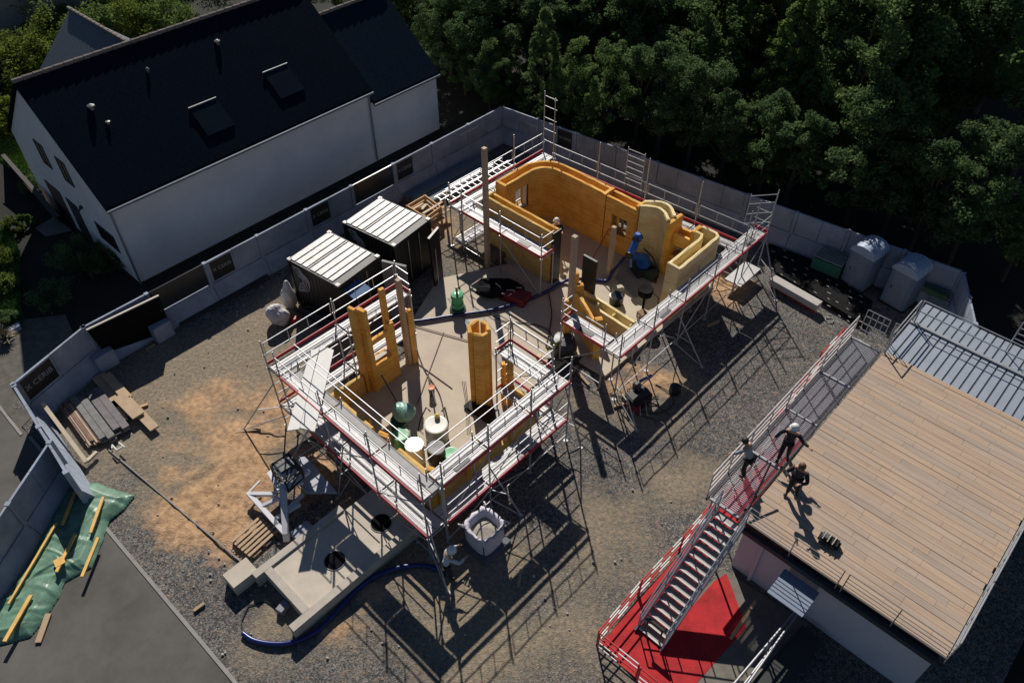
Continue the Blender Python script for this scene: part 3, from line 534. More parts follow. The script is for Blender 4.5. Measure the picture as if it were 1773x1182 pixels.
# ================================================================== SCAFFOLDS
def scaffold(root, arms):
    for A in arms:
        p, q, out = Vector(W(*A['p'])), Vector(W(*A['q'])), A['out']; bays = A['n']; L = (q - p).length; d = (q - p).normalized(); az = math.degrees(math.atan2(d.y, d.x))
        o = Vector((-d.y, d.x, 0)); 
        if o.dot(out) < 0: o = -o
        w = A.get('w', .74); cw = A.get('console', 0); zs = A['z']; st = L / bays; rr = random.Random(A.get('seed', 1)); zb = A.get('base', 0.0)
        ups = A.get('ups', [1.1] * (bays + 1))
        for i in range(bays + 1):
            if i in A.get('skip_posts', ()): continue
            c = p + d * st * i
            for sd in (0, 1):
                cc = c - o * (w * sd); top = zs[-1] + (ups[i] if sd == 0 else A.get('iup', .12))
                m = MB().bar(cc + EZ * (zb + .02), cc + EZ * top, .03, 7); 
                for z in zs: m.bar(cc + EZ * (z - .16), cc + EZ * (z - .06), .052, 8)
                m.bar(cc + EZ * (top - .03), cc + EZ * (top + .12), .022, 6)
                m.bar(cc + EZ * (zs[-1] + .5), cc + EZ * (zs[-1] + .56), .05, 8) if sd == 0 else None
                m.build('upright', steel, root)
                MB().box(cc + EZ * (zb + .008), (.15, .15, .012), az).bar(cc + EZ * (zb + .014), cc + EZ * (zb + .3), .021, 6).build('base_plate', steel, root)
            for z in zs:
                m = MB().bar(c + EZ * (z - .09), c - o * (w + cw) + EZ * (z - .09), .026, 6)
                if cw and z == zs[-1]: m.bar(c - o * w + EZ * (z - .6), c - o * (w + cw) + EZ * (z - .1), .02, 6)
                m.build('transom', steel, root)
        for i in range(bays):
            a, b = p + d * (st * i), p + d * (st * (i + 1)); mid = (a + b) / 2
            for zi, z in enumerate(zs):
                if (i, zi) in A.get('skip_deck', ()): continue
                n = 2; pw = (w - .06) / n
                m = MB()
                if A.get('pale') and zi == len(zs) - 1:
                    cc = mid - o * (.03 + pw * 1.5) + EZ * (z - .03); MB().box(cc, (st - .07, pw - .03, .05), az).box(cc - o * (pw / 2 - .03) + EZ * .035, (st - .07, .025, .02), az).build('inner_deck', M('pale_ply', (.40, .39, .38), .75, 0, .12, 4, .2, 40), root); n = 1
                for k in range(n):
                    cc = mid - o * (.03 + pw * (k + .5)) + EZ * (z - .03); m.box(cc, (st - .07, pw - .03, .045), az)
                    for e in (-1, 0, 1): m.box(cc + o * e * pw * .36 + EZ * .03, (st - .12, .022, .014), az)
                    for e in (-1, 1): m.box(cc + d * e * (st / 2 - .06) + EZ * .03, (.05, pw - .04, .02), az)
                m.build('deck', deckm, root)
                if cw and zi == len(zs) - 1:
                    it = A.get('itrim', (0, 0)); t0 = it[0] if i == 0 else 0; t1 = it[1] if i == bays - 1 else 0; cc = mid + d * (t0 - t1) / 2 - o * (w + cw / 2 + .01) + EZ * (z + .0); sl_ = st - .03 - t0 - t1
                    m = MB().box(cc, (sl_, cw - .03, .05), az).box(cc - o * (cw / 2 - .02) + EZ * .042, (sl_, .03, .035), az); m.build('inner_deck', deckg, root)
                if (i + zi) % 3 == A.get('hatch', 1) and zi == len(zs) - 1:
                    MB().box(mid - o * .22 + EZ * (z + .012), (.62, .2, .012), az).build('hatch', M('dark_hatch', (.03, .035, .04), .5), root)
                # toe board and rails on the outer side
                m = MB().bar(a + o * .045 + EZ * (z + .07), b + o * .045 + EZ * (z + .07), 0, rect=(.03, .13)); m.build('toe_board', redp, root)
                m = MB(); e0, e1 = .09, st - .09
                for h in ((.52, 1.02) if zi == len(zs) - 1 else (.5, 1.0)):
                    m.bar(a + o * .03 + d * e0 + EZ * (z + h), a + o * .03 + d * e1 + EZ * (z + h), .021, 6)
                if zi == len(zs) - 1:
                    for t in (e0, st * .36, st * .64, e1): m.bar(a + o * .03 + d * t + EZ * (z + .5), a + o * .03 + d * t + EZ * (z + 1.02), .015, 5)
                m.build('guardrail', steel, root)
                if A.get('inner') and zi == len(zs) - 1:
                    it = A.get('itrim', (0, 0)); ta = d * (it[0] + .06 if i == 0 and it[0] else 0); tb_ = d * (it[1] + .06 if i == bays - 1 and it[1] else 0); m = MB(); [m.bar(a + ta - o * (w + cw + .06) + EZ * (z + h), b - tb_ - o * (w + cw + .06) + EZ * (z + h), .02, 6) for h in (.5, 1.0)]; m.build('inner_guardrail', steel, root)
            m = MB(); m.bar(a + EZ * (zb + .35), b + EZ * (zb + .35), .021, 6)
            m.bar(a + o * .03 + EZ * (zb + .3), b + o * .03 + EZ * (zs[0] - .15), .02, 6) if i % 2 == 0 else m.bar(b + o * .03 + EZ * (zb + .3), a + o * .03 + EZ * (zs[0] - .15), .02, 6)
            if len(zs) > 1: m.bar(a + o * .02 + EZ * (zs[0] + .1), b + o * .02 + EZ * (zs[1] - .15), .02, 6)
            m.build('brace', steel, root)
        for e, s_ in ((0, -1), (1, 1)):                               # closing rails on free ends
            if A.get('ends', (0, 0))[e]:
                c = (p if e == 0 else q)
                for z in zs:
                    m = MB(); [m.bar(c + EZ * (z + h), c - o * w + EZ * (z + h), .02, 6) for h in (.5, 1.0)]; m.build('end_rail', steel, root)
                    MB().bar(c + d * s_ * .04 + EZ * (z + .07), c - o * w + d * s_ * .04 + EZ * (z + .07), 0, rect=(.03, .15)).build('toe_board', redp, root)
def stabiliser(root, foot, top, node):
    """a raking outrigger tube with its foot tie"""
    f, t, n = Vector(foot), Vector(top), Vector(node)
    m = MB().bar(f + EZ * .02, t, .026, 7).bar(f + EZ * .02, n, .022, 6); m.box(f + EZ * .01, (.14, .14, .02)); 
    mid = f.lerp(t, .45); m.bar(mid, Vector((t.x, t.y, mid.z)), .02, 6); m.build('stabiliser', steel, root)

up = thing('scaffold', 'upper scaffold ringing the printed shell with one raised deck level and red toe boards', 'scaffold', W(21, -16, 0))
scaffold(up, [
    dict(p=(17.06, -10.75), q=(27.5, -10.75), out=EB, n=5, z=[2.3], console=.0, ups=[1.1, 1.1, 1.1, 1.1, 2.1, 2.1], ends=(0, 1), base=0, seed=2),
    dict(p=(17.06, -13.55), q=(17.06, -11.5), out=-EA, n=1, z=[2.3], ends=(1, 0), ups=[1.1, 1.1], hatch=0),
    dict(p=(19.44, -22.33), q=(25.8, -22.33), out=-EB, n=3, z=[2.3], ups=[1.1, 1.1, 1.7, 3.1], w=.76),
    dict(p=(19.44, -21.55), q=(19.44, -16.75), out=-EA, n=2, z=[2.3], ends=(0, 1), ups=[1.1, 1.1, 1.1], w=.76),
    dict(p=(25.6, -21.5), q=(26.3, -10.9), out=EA, n=4, z=[2.1], ups=[3.3, 2.0, 2.2, 2.1, 2.3], w=.62),
])
m = MB()
for z in (3.0, 3.6, 4.2, 4.8, 5.3): m.bar(W(25.8, -22.3, z), W(25.8, -21.55, z), .02, 6)
m.build('ladder_frame', steel, up)
m = MB()
for z in (2.9, 3.4, 3.9, 4.3): m.bar(W(27.5, -10.75, z), W(26.6, -11.5, z), .018, 6)
m.bar(W(27.5, -10.75, 2.8), W(27.5, -10.75, 4.4), .018); m.bar(W(26.6, -11.5, 2.8), W(26.6, -11.5, 4.4), .018)
m.build('end_frame', steel, up)
m = MB(); [m.bar(W(26.1, -17.5 + i * .0, z), W(26.15, -16.6, z), .018, 6) for i, z in enumerate((2.8, 3.1, 3.4, 3.7, 4.0, 4.3))]; m.bar(W(26.1, -17.5, 2.3), W(26.1, -17.5, 4.4), .02).bar(W(26.15, -16.6, 2.3), W(26.15, -16.6, 4.4), .02); m.build('ladder_frame', steel, up)
stabiliser(up, P(1215, 635), W(20.9, -10.72, 1.9), W(20.9, -10.72, .4)); stabiliser(up, P(1343, 520), W(27.5, -10.72, 2.0), W(27.5, -10.72, .5)); stabiliser(up, P(1102, 745), W(17.06, -10.72, 1.7), W(17.06, -10.72, .4))
MB().abox(19.5, 21.3, -22.25, -21.65, .30, .35).abox(19.6, 21.2, -21.3, -20.7, .30, .35).build('lower_deck', deckm, up)
MB().abox(25.6, 27.3, -11.3, -10.5, .5, .56).build('lower_deck', deckm, up)

lo = thing('scaffold', 'lower scaffold of two deck levels enclosing the foam pillars in the middle of the site', 'scaffold', W(10.8, -14.8, 0))
scaffold(lo, [
    dict(p=(7.6, -18.9), q=(13.5, -18.9), out=-EB, n=2, z=[1.2, 3.2], ends=(0, 1), hatch=0),
    dict(p=(7.6, -18.15), q=(7.6, -10.85), out=-EA, n=3, z=[1.2, 3.2], inner=1, itrim=(0, .78), pale=1, ups=[1.1, 1.1, 1.1, 1.3], seed=3),
    dict(p=(8.35, -10.8), q=(14.25, -10.8), out=EB, n=3, z=[1.2, 3.2], inner=1, itrim=(.03, 0), ups=[1.1, 1.1, 1.1, 1.1], seed=4),
    dict(p=(14.25, -13.6), q=(14.25, -11.6), out=EA, n=1, z=[1.2, 3.2], ends=(1, 0), hatch=0, seed=5),
])
for f, t in ((P(421, 745), (7.6, -18.9)), (P(472, 855), (7.6, -16.5)), (P(586, 862), (7.6, -14.9)), (P(775, 1025), (7.6, -10.8)), (P(902, 892), (10.3, -10.8)), (P(1005, 775), (14.25, -10.8))):
    stabiliser(lo, f, W(*t, 2.3), W(*t, .5))
tag(MB().prism([P(519, 740, 3.3), P(545, 747, 3.3), P(578, 606, 3.3), P(556, 598, 3.3)], 3.26, 3.31).build('plank', M('white_board', (.66, .65, .63), .6, 0, .06, 3)), 'long white board laid askew over the left corner of the lower scaffold', 'board', 'boards over the scaffold corner')
tag(MB().prism([P(497, 745, 3.3), P(518, 742, 3.3), P(553, 602, 3.3), P(538, 606, 3.3)], 3.26, 3.30).build('plank', _m['white_board']), 'narrower white board just left of the long askew one at the scaffold corner', 'board', 'boards over the scaffold corner')

# ================================================================== TIMBER-DECKED BUILDING, WALKWAY, STAIR
DZ = 2.7
hut = thing('site_building', 'flat roofed white building with a timber roof deck and thin guard rails', 'building', W(18.6, -.75, 0))
A0, A1, B0, B1 = 13.95, 27.2, -3.75, 2.28
MB().abox(A0 + .12, A1, B0 + .12, B1 - .12, 0, 2.28).build('wall', M('cabin_white', (.60, .60, .62), .55, 0, .05, 1), hut)
MB().abox(A0 + .1, A1, B0 + .1, B1 - .1, 2.283, 2.6).build('roof_edge', M('dark_edge', (.035, .04, .045), .6, 0, .15, 3), hut)
def planks():
    r = random.Random(11); m = MB(); cols = [(0.41, 0.30, 0.215), (0.385, 0.29, 0.22), (0.425, 0.31, 0.22), (0.36, 0.285, 0.225), (0.40, 0.305, 0.235)]
    ms = [M('deck_board_%s' % 'abcde'[i], c, .8, 0, .16, 2.2, .15, 30, stretch=(R(-43.5), (5, .35, 1))) for i, c in enumerate(cols)]
    a = A0; w = .235; top = 23.45
    while a < top:
        b = B0 - .02; first = True
        while b < B1:
            L = r.uniform(1.1, 2.5) * (r.uniform(.3, 1) if first else 1); e = min(b + L, B1 + .02); m.mat = r.choices(range(5), (4, 3, 3, 2, 3))[0]; z = r.uniform(-.003, .003)
            if e - b > .05: m.abox(a + (.016 if int((a - A0) / w + .5) % 4 == 0 else .004), a + w - .006, b + .003, e - .003, DZ - .04 + z, DZ + z)
            b = e; first = False
        a += w
    return m.build('timber_deck', ms, hut)
planks()
MB().abox(A0, 23.4, B0, B1, 2.604, DZ - .045).build('deck_frame', wooddk, hut)
# ribbed sheet roof beyond the boards
m = MB(); b = B0; sheet = M('blue_grey_sheet', (0.30, 0.345, 0.41), .5, .2, .08, 2)
MB().abox(23.46, A1, B0, B1, 2.604, 2.64).build('roof_pan', M('dark_seam', (.05, .06, .08), .6), hut)
while b < B1: m.abox(23.47, A1 - .01, b + .02, b + .255, 2.642, 2.672); b += .295
m.build('sheet_roof', sheet, hut)
m = MB(); b = B0 + .6
m.abox(25.7, 25.82, B0, B1, 2.675, 2.75); m.build('roof_upstand', steel, hut)
thin = M('thin_rail', (.30, .29, .28), .5, .4)
def rail(root, p, q, z0, hs, r_=.014, posts=3, hgt=None, mat=None, name='guard_rail'):
    p, q = Vector((*p[:2], 0)), Vector((*q[:2], 0)); m = MB(); hgt = hgt or max(hs)
    for h in hs: m.bar(p + EZ * (z0 + h), q + EZ * (z0 + h), r_, 6)
    for i in range(posts): c = p.lerp(q, i / (posts - 1)); m.bar(c + EZ * z0, c + EZ * (z0 + hgt), r_ * 1.2, 6)
    return m.build(name, mat or thin, root)
fs = (.25, .42, .59, .76, .98)
for i in range(2): rail(hut, W(A0 - .06, B0 + .12 + 3.05 * i), W(A0 - .06, B0 + 3.02 + 3.05 * i), 2.5, fs, posts=3)
for i in range(4): rail(hut, W(A0 + .05 + 2.35 * i, B1 + .05), W(A0 + 2.3 + 2.35 * i, B1 + .05), 2.5, (.3, .6, .95, 1.02), .02, 3, mat=steel)
rail(hut, W(25.9, B0 + .1), W(25.9, 1.1), 2.66, (.55, 1.05), .024, 2, mat=steel); rail(hut, W(23.5, B0 + .02), W(25.85, B0 + .02), 2.66, (.5, 1.05), .024, 2, mat=steel)
rail(hut, W(26.6, -.6), W(26.6, B1), 2.66, (.7, .95, 1.2, 1.45), .02, 3, mat=steel)
m = MB(); m.bar(W(A0 - .02, -1.9, 2.5), W(A0 - .02, -1.9, 2.2), .03).box(W(A0 + .02, -1.9, 2.45), (.12, .05, .1)); m.build('rail_bracket', black, hut)
MB().abox(A0 - .16, A0 - .0, B0 + .1, B1 - .05, 2.28, 2.46).build('ledge', M('dark_edge', (.035, .04, .045)), hut)
for b in (-2.6, -.9, 1.0): MB().box(W(A0 + .09, b, 2.44), (.03, .16, .10)).build('edge_clip', M('clip', (.1, .12, .14), .4, .5), hut)
MB().abox(A0 + .02, A0 + .1, -3.0, -2.9, 0, 2.27).build('downpipe', _m['cabin_white'], hut)
MB().box(W(13.3, -1.55, 2.0), (1.0, 1.1, .05)).build('door_canopy', M('canopy', (.20, .25, .33), .5, 0, .1, 1), hut)
MB().abox(A0 + .09, A0 + .115, -2.0, -1.1, 0.02, 1.95).build('door', M('cabin_door', (.25, .27, .3), .5), hut)

wk = thing('walkway', 'steel grating gangway with pale handrails along the left edge of the timber deck', 'walkway', W(18.7, -4.5, 0))
galv = M('walkway_steel', (.36, .38, .42), .45, .4, .1, 3)
B_o, B_i = -4.98, -3.9
m = MB(); a = 13.95
while a < 23.5: m.abox(a, a + .022, B_o + .05, B_i - .05, 2.565, 2.6); a += .07
b = B_o + .1
while b < B_i: m.bar(W(13.95, b, 2.572), W(23.5, b, 2.572), 0, rect=(.012, .02)); b += .17
m.build('grating', galv, wk)
for b in (B_o, B_i): MB().bar(W(13.9, b, 2.55), W(23.55, b, 2.55), 0, rect=(.06, .14)).build('edge_beam', M('dark_steel', (.06, .065, .075), .5, .5), wk)
for a in (13.95, 16.4, 18.8, 21.15, 23.55): MB().bar(W(a, B_o, 2.60), W(a, B_i, 2.60), 0, rect=(.07, .08)).build('cross_beam', steel, wk)
for i in range(4):
    a, b = 13.95 + 2.4 * i + .04, 13.95 + 2.4 * (i + 1) - .04
    rail(wk, W(a, B_o - .04), W(b, B_o - .04), 2.62, (.12, .42, .72, 1.02, 1.08), .021, 3, mat=M('pale_rail', (.62, .56, .55), .45, .1), name='handrail')
for a in (14.4, 18.8, 23.3):
    for b in (B_o + .02, B_i - .02): MB().bar(W(a, b, 0), W(a, b, 2.48), .035, 8).build('leg', galv, wk)
for k, (b0, b1) in enumerate(((-4.95, -4.1), (-3.9, -3.75))):
    m = MB(); h = 1.05
    for z in (.1, .4, .75, 1.05): m.bar(W(24.1, b0, 2.6 + z), W(24.1, b1, 2.6 + z), .018)
    nb = 4 if k == 0 else 1
    for j in range(nb + 1): m.bar(W(24.1, b0 + (b1 - b0) * j / nb, 2.6), W(24.1, b0 + (b1 - b0) * j / nb, 3.65), .016)
    m.build('gate', steel, wk)
m = MB(); S0, S1 = W(13.85, -4.42, 2.55), W(10.25, -4.42, .05)
st = thing('stair', 'steep steel site stair with open white edged treads coming down onto the red carpet', 'stair', W(12, -4, 0))
sa0, sa1, sb0, sb1 = 13.85, 10.3, -4.55, -3.62
n = 16
for i in range(n):
    t = (i + .5) / n; a = sa0 + (sa1 - sa0) * t; z = 2.5 * (1 - t) + .02
    tr = MB().abox(a - .098, a + .125, sb0 + .05, sb1 - .05, z, z + .03).build('tread', M('tread_grating', (.36, .34, .31), .7, .1), st)
    MB().abox(a - .145, a - .1, sb0 + .05, sb1 - .05, z + .0, z + .035).build('nosing', M('pale_nosing', (.62, .60, .58), .5), tr)
for b in (sb0, sb1):
    MB().bar(W(sa0, b, 2.52), W(sa1 - .1, b, .05), 0, rect=(.05, .2)).build('stringer', galv, st)
    m = MB()
    for h in (.5, .95): m.bar(W(sa0, b, 2.55 + h), W(sa1, b, .1 + h), .022, 6)
    for t in (0, .33, .66, 1): a = sa0 + (sa1 - sa0) * t; z = 2.5 * (1 - t) + .05; m.bar(W(a, b, z), W(a, b, z + .97), .022, 6)
    m.build('handrail', galv, st)
MB().bar(W(10.35, -4.3, .02), W(10.35, -4.3, .9), .03).bar(W(10.35, -3.8, .02), W(10.35, -3.8, .9), .03).bar(W(10.35, -4.35, .88), W(10.35, -3.75, .88), .07).build('foot_bracket', black, st)
tag(MB().bar(P(1285, 905, 2.75), P(1335, 800, 3.6), .03, 8).build('pole', black), 'leaning black pole between the stair head and the timber deck', 'pole')
# red carpet
flat('red_carpet', [W(9.15, -5.05), W(8.95, -2.75), W(10.05, -3.3), W(10.2, -3.75), W(13.3, -4.15), W(13.9, -4.3), W(20.2, -4.35), W(20.2, -5.05)], .055, redm)
flat('red_carpet', [P(1150, 1106, .05), P(1236, 1006, .05), P(1258, 992, .05), P(1270, 1024, .05), P(1292, 1086, .05), P(1234, 1150, .05), P(1190, 1200, .05), P(1120, 1165, .05)], .051, redm)
flat('paving', [P(1150, 1100), P(1250, 985), P(1400, 1080), P(1240, 1290), P(1120, 1250)], .042, M('grey_paving', (.17, .155, .13), .9, 0, .2, 3, .2, 30))
# red and white barriers
def barrier(name, a0, b0, a1, b1, label, step=2.3):
    root = thing(name, label, 'barrier', W(a0, b0, 0), 'red and white crowd barriers along the carpet'); p, q = W(a0, b0), W(a1, b1); L = (q - p).length; d = (q - p) / L
    for z in (.10, .38, .66, .95):
        k = int(L / .5); mw, mr = MB(), MB()
        for i in range(k): (mw if i % 2 == (z > .5) else mr).bar(p + d * (L * i / k) + EZ * z, p + d * (L * (i + 1) / k) + EZ * z, .024, 6)
        mw.build('white_bars', M('barrier_white', (.72, .69, .66), .45), root) if False else None
        m = MB(); m.v, m.f = mw.v, mw.f; m.mi = [0] * len(mw.f); m.mat = 1; m.add(mr.v, mr.f); m.build('striped_rail', [M('barrier_white', (.72, .69, .66), .45), M('barrier_red', (.48, .03, .03), .45)], root)
    for t in (0.0, 1.0): c = p + d * L * t; MB().bar(c, c + EZ * 1.0, .028, 7).build('post', _m['barrier_red'], root)
    return root
for i in range(5):
    a = 9.05 + 2.15 * i
    barrier('crowd_barrier', a, -5.12 - .05 * (i % 2), a + 2.08, -5.12 - .05 * ((i + 1) % 2), ['red and white barrier at the lower tip of the red carpet', 'second red and white barrier from the lower tip of the carpet', 'middle red and white barrier beside the stair', 'red and white barrier beside the stair head', 'red and white barrier below the two people on the gangway'][i])
for i in range(2): barrier('crowd_barrier', 9.0 , -5.05 + 1.45 * i, 9.05, -3.68 + 1.45 * i, ['short barrier across the lower end of the carpet next to its left tip', 'short barrier across the lower end of the carpet at its right side'][i])
for i in range(3): barrier('crowd_barrier', 19.9 + 2.0 * i, -5.5 - .18 * i, 21.8 + 2.0 * i, -5.65 - .1 * i, ['fallen looking red barrier beside the upper gangway', 'red barrier left of the far gangway end', 'farthest red barrier near the dark board stack'][i])
m = MB(); [m.bar(P(u, v, .03), P(u + 8, v - 2, .03), 0, rect=(.09, .03)) for u, v in ((1326, 640), (1362, 645), (1340, 653), (1322, 661), (1352, 667))]
# right-hand rails leading down to the bottom edge
rl = thing('ramp', 'dark access ramp with shining steel handrails by the white building', 'ramp', P(1340, 1100))
for (u0, v0, u1, v1, z) in ((1392, 1040, 1265, 1190, 1.0), (1402, 1030, 1290, 1190, 1.0), (1398, 1040, 1280, 1195, .5)): MB().bar(P(u0, v0, z), P(u1, v1, z), .035, 8).build('handrail', M('bright_rail', (.24, .25, .27), .5, .3), rl)
MB().prism([P(1385, 1090), P(1250, 1240), P(1310, 1260), P(1420, 1120)], 0.06, .32).build('ramp_deck', M('ramp_dark', (.03, .035, .035), .7), rl)
for t in (0, .5, 1): c = P(1396, 1035, 1.0).lerp(P(1270, 1190, 1.0), t); MB().bar(c, (c.x, c.y, .3), .03).build('post', galv, rl)
tag(MB().bar(P(1308, 1040, .5), P(1265, 1105, .4), 0, rect=(.09, .04)).build('plank', wood), 'pale plank leaning beside the red carpet branch', 'plank')

# ================================================================== CONTAINERS
def container(c4, label):
    L_, B_, R_, F_ = [P(*c, 2.59) for c in c4]; ctr = (L_ + B_ + R_ + F_) / 4; az = math.degrees(math.atan2((R_ - B_).y, (R_ - B_).x)); ux = Vector((math.cos(R(az)), math.sin(R(az)), 0)); uy = Vector((-ux.y, ux.x, 0))
    o = Vector((ctr.x, ctr.y, 0)); lx, ly = 2.991, 2.438
    root = thing('container', label, 'container', o, 'short black shipping containers')
    cb = M('black_container_paint', (.012, .013, .015), .45, .1, .2, 2, .1, 20)
    def q(x, y, z): return o + ux * x + uy * y + EZ * z
    def bx(m, x0, x1, y0, y1, z0, z1): return m.hexa([q(x0, y0, z0), q(x1, y0, z0), q(x1, y1, z0), q(x0, y1, z0), q(x0, y0, z1), q(x1, y0, z1), q(x1, y1, z1), q(x0, y1, z1)])
    m = MB()
    hx, hy = lx / 2, ly / 2
    for x in (-hx, hx - .12):
        for y in (-hy, hy - .12): bx(m, x, x + .12, y, y + .12, .05, 2.5)
    for y in (-hy + .0, hy - .1): bx(m, -hx + .13, hx - .13, y, y + .1, 2.44, 2.5); bx(m, -hx + .13, hx - .13, y, y + .1, .05, .18)
    for x in (-hx, hx - .1): bx(m, x, x + .1, -hy + .13, hy - .13, 2.40, 2.5); bx(m, x, x + .1, -hy + .13, hy - .13, .05, .18)
    m.build('frame', cb, root)
    # corrugated sides
    for y, s_ in ((-hy + .03, -1), (hy - .03, 1)):
        m = MB(); n = 12; vs_ = []; L = lx - .26
        for i in range(n * 4 + 1):
            x = -L / 2 + L * i / (n * 4); d = (0, 0, .03, .03)[i % 4] * s_
            vs_ += [q(x, y + d * -1, .18), q(x, y + d * -1, 2.44)]
        m.add(vs_, [((2 * i, 2 * i + 2, 2 * i + 3, 2 * i + 1) if s_ < 0 else (2 * i + 1, 2 * i + 3, 2 * i + 2, 2 * i)) for i in range(n * 4)]); m.build('side_wall', cb, root)
    bx(MB(), -hx + .03, -hx + .06, -hy + .12, hy - .12, .18, 2.4).build('end_wall', cb, root)
    for s_ in (-1, 1): 
        d = bx(MB(), hx - .06, hx - .02, min(s_ * .01, s_ * (hy - .13)), max(s_ * .01, s_ * (hy - .13)), .18, 2.4).build('door', cb, root)
        MB().bar(q(hx + .01, s_ * .35, .2), q(hx + .01, s_ * .35, 2.35), .018).build('lock_rod', steel, d)
    rm = M('container_roof', (.40, .395, .385), .55, .2, .28, 3.5, .2, 8)
    bx(MB(), -hx + .02, hx - .02, -hy + .02, hy - .02, 2.5, 2.54).build('roof_pan', M('roof_pan_grey', (.10, .10, .10), .6, 0, .2, 3), root); m = MB()
    x = -hx + .1; ws = [.36, .36, .34, .12, .36, .36, .36, .30]; 
    for w in ws: bx(m, x, x + w - .075, -hy + .1, hy - .1, 2.54, 2.585); x += w
    m.build('roof', rm, root)
    for x in (-1, 1):
        for y in (-1, 1):
            c_ = bx(MB(), min(x * hx, x * (hx - .18)), max(x * hx, x * (hx - .18)), min(y * hy, y * (hy - .16)), max(y * hy, y * (hy - .16)), 2.5, 2.585).build('corner_casting', rm, root)
            MB().lathe(q(x * (hx - .09), y * (hy - .08), 2.586), [(.045, 0), (.045, .004), (0, .004)], 10).build('casting_hole', black, c_)
    # contour-line emblem on the long side facing the camera
    m = MB(); sc = .62; cx, cz = -hx + .62, 1.75
    for k in range(6):
        rr = .16 + .085 * k; pts = []
        for j in range(29):
            th = R(-120 + 250 * j / 28); wob = 1 + .13 * math.sin(3 * th + k * .35) + .06 * math.sin(5 * th)
            x_, z_ = cx + rr * wob * math.cos(th) * .85, cz + rr * wob * math.sin(th) * 1.15
            if -hx + .13 < x_ and .2 < z_ < 2.42: pts.append(q(x_, -hy - .012, z_))
        if len(pts) > 2: m.tube(pts, .012, 4)
    m.build('line_emblem', white, root)
    return root, q
c1, q1 = container([(480 + x * .1692, 330 + y * .1692) for x, y in ((95, 690), (530, 405), (1050, 665), (620, 975))], 'nearer black container with a pale ribbed roof and white line emblem')
c2, q2 = container([(595.5, 382.5), (657, 340.6), (744.5, 378.8), (680.6, 424.9)], 'farther black container nearest the timber crate')
tag(MB().hexa([q1(1.5, -.1, 2.2), q1(2.15, -.1, 2.0), q1(2.1, -1.0, 2.0), q1(1.5, -1.0, 2.2), q1(1.5, -.1, 2.23), q1(2.15, -.1, 2.03), q1(2.1, -1.0, 2.03), q1(1.5, -1.0, 2.23)]).build('awning', M('blue_sheet', (.03, .12, .28), .5)), 'small blue sheet awning on the door end of the nearer container', 'awning')
tag(MB().hexa([P(672, 545, 0), P(710, 560, 0), P(714, 556, 0), P(676, 541, 0), P(660, 452, 2.2), P(702, 462, 2.2), P(704, 459, 2.2), P(662, 449, 2.2)]).build('panel', M('grey_panel', (.22, .22, .22), .7)), 'grey door-height panel standing open at the nearer container', 'panel')
od = thing('container_door', 'open black container door with locking rods standing beside the farther container', 'door', P(760, 490))
MB().hexa([P(752, 500, 0), P(765, 478, 0), P(768, 480, 0), P(755, 502, 0), P(740, 412, 2.4), P(757, 392, 2.4), P(760, 394, 2.4), P(743, 414, 2.4)]).build('door_leaf', _m['black_container_paint'], od)
MB().bar(P(760, 492, .2), P(751, 404, 2.3), .02).build('lock_rod', steel, od)

# ================================================================== VEGETATION
def leafmat(name, c_lo, c_hi):
    m = bpy.data.materials.new(name); m.use_nodes = True; t = m.node_tree; n = t.nodes; l = t.links; b = n['Principled BSDF']
    b.inputs['Roughness'].default_value = 0.8; b.inputs['Specular IOR Level'].default_value = 0.12
    g = n.new('ShaderNodeNewGeometry'); no = n.new('ShaderNodeTexNoise'); no.inputs['Scale'].default_value = 1.1; no.inputs['Detail'].default_value = 4; l.new(g.outputs['Position'], no.inputs['Vector'])
    cr = n.new('ShaderNodeValToRGB'); cr.color_ramp.elements[0].position = .35; cr.color_ramp.elements[1].position = .68; cr.color_ramp.elements[0].color = (*c_lo, 1); cr.color_ramp.elements[1].color = (*c_hi, 1)
    l.new(no.outputs[0], cr.inputs[0]); l.new(cr.outputs[0], b.inputs['Base Color'])
    tr = n.new('ShaderNodeBsdfTranslucent'); l.new(cr.outputs[0], tr.inputs['Color']); mx = n.new('ShaderNodeMixShader'); mx.inputs[0].default_value = .48
    l.new(b.outputs[0], mx.inputs[1]); l.new(tr.outputs[0], mx.inputs[2]); l.new(mx.outputs[0], n['Material Output'].inputs[0]); return m
leaf = [leafmat('leaf_dark_green', (.058, .102, .042), (.14, .225, .085)), leafmat('leaf_mid_green', (.066, .118, .042), (.18, .27, .09)), leafmat('leaf_olive_green', (.082, .135, .036), (.20, .28, .075)), leafmat('leaf_bright_green', (.08, .12, .022), (.19, .25, .045))]
bark = M('bark', (.06, .045, .035), .9, 0, .3, 6)
def mesh_quads(name, V, mat):
    n = len(V) // 4; me = bpy.data.meshes.new(name); me.vertices.add(len(V)); me.vertices.foreach_set('co', V.astype(np.float32).ravel())
    me.loops.add(n * 4); me.loops.foreach_set('vertex_index', np.arange(n * 4, dtype=np.int32)); me.polygons.add(n); me.polygons.foreach_set('loop_start', np.arange(n, dtype=np.int32) * 4); me.update(calc_edges=True)
    me.materials.append(mat); return me
def leaves(rs, C_, N, size, droop=0.0):
    """C_: centres (k,3); rhombic leaf faces of random facing"""
    k = len(C_); d = rs.randn(k, 3); d[:, 2] = d[:, 2] * .6 - droop; d /= np.linalg.norm(d, axis=1)[:, None]; e = rs.randn(k, 3); e[:, 2] += .3; e -= d * (e * d).sum(1)[:, None]; e /= np.linalg.norm(e, axis=1)[:, None]
    s = size * rs.uniform(.6, 1.35, k)[:, None]; V = np.empty((k, 4, 3)); V[:, 0] = C_ - d * s; V[:, 1] = C_ + e * s * .55; V[:, 2] = C_ + d * s; V[:, 3] = C_ - e * s * .55
    return V.reshape(-1, 3)
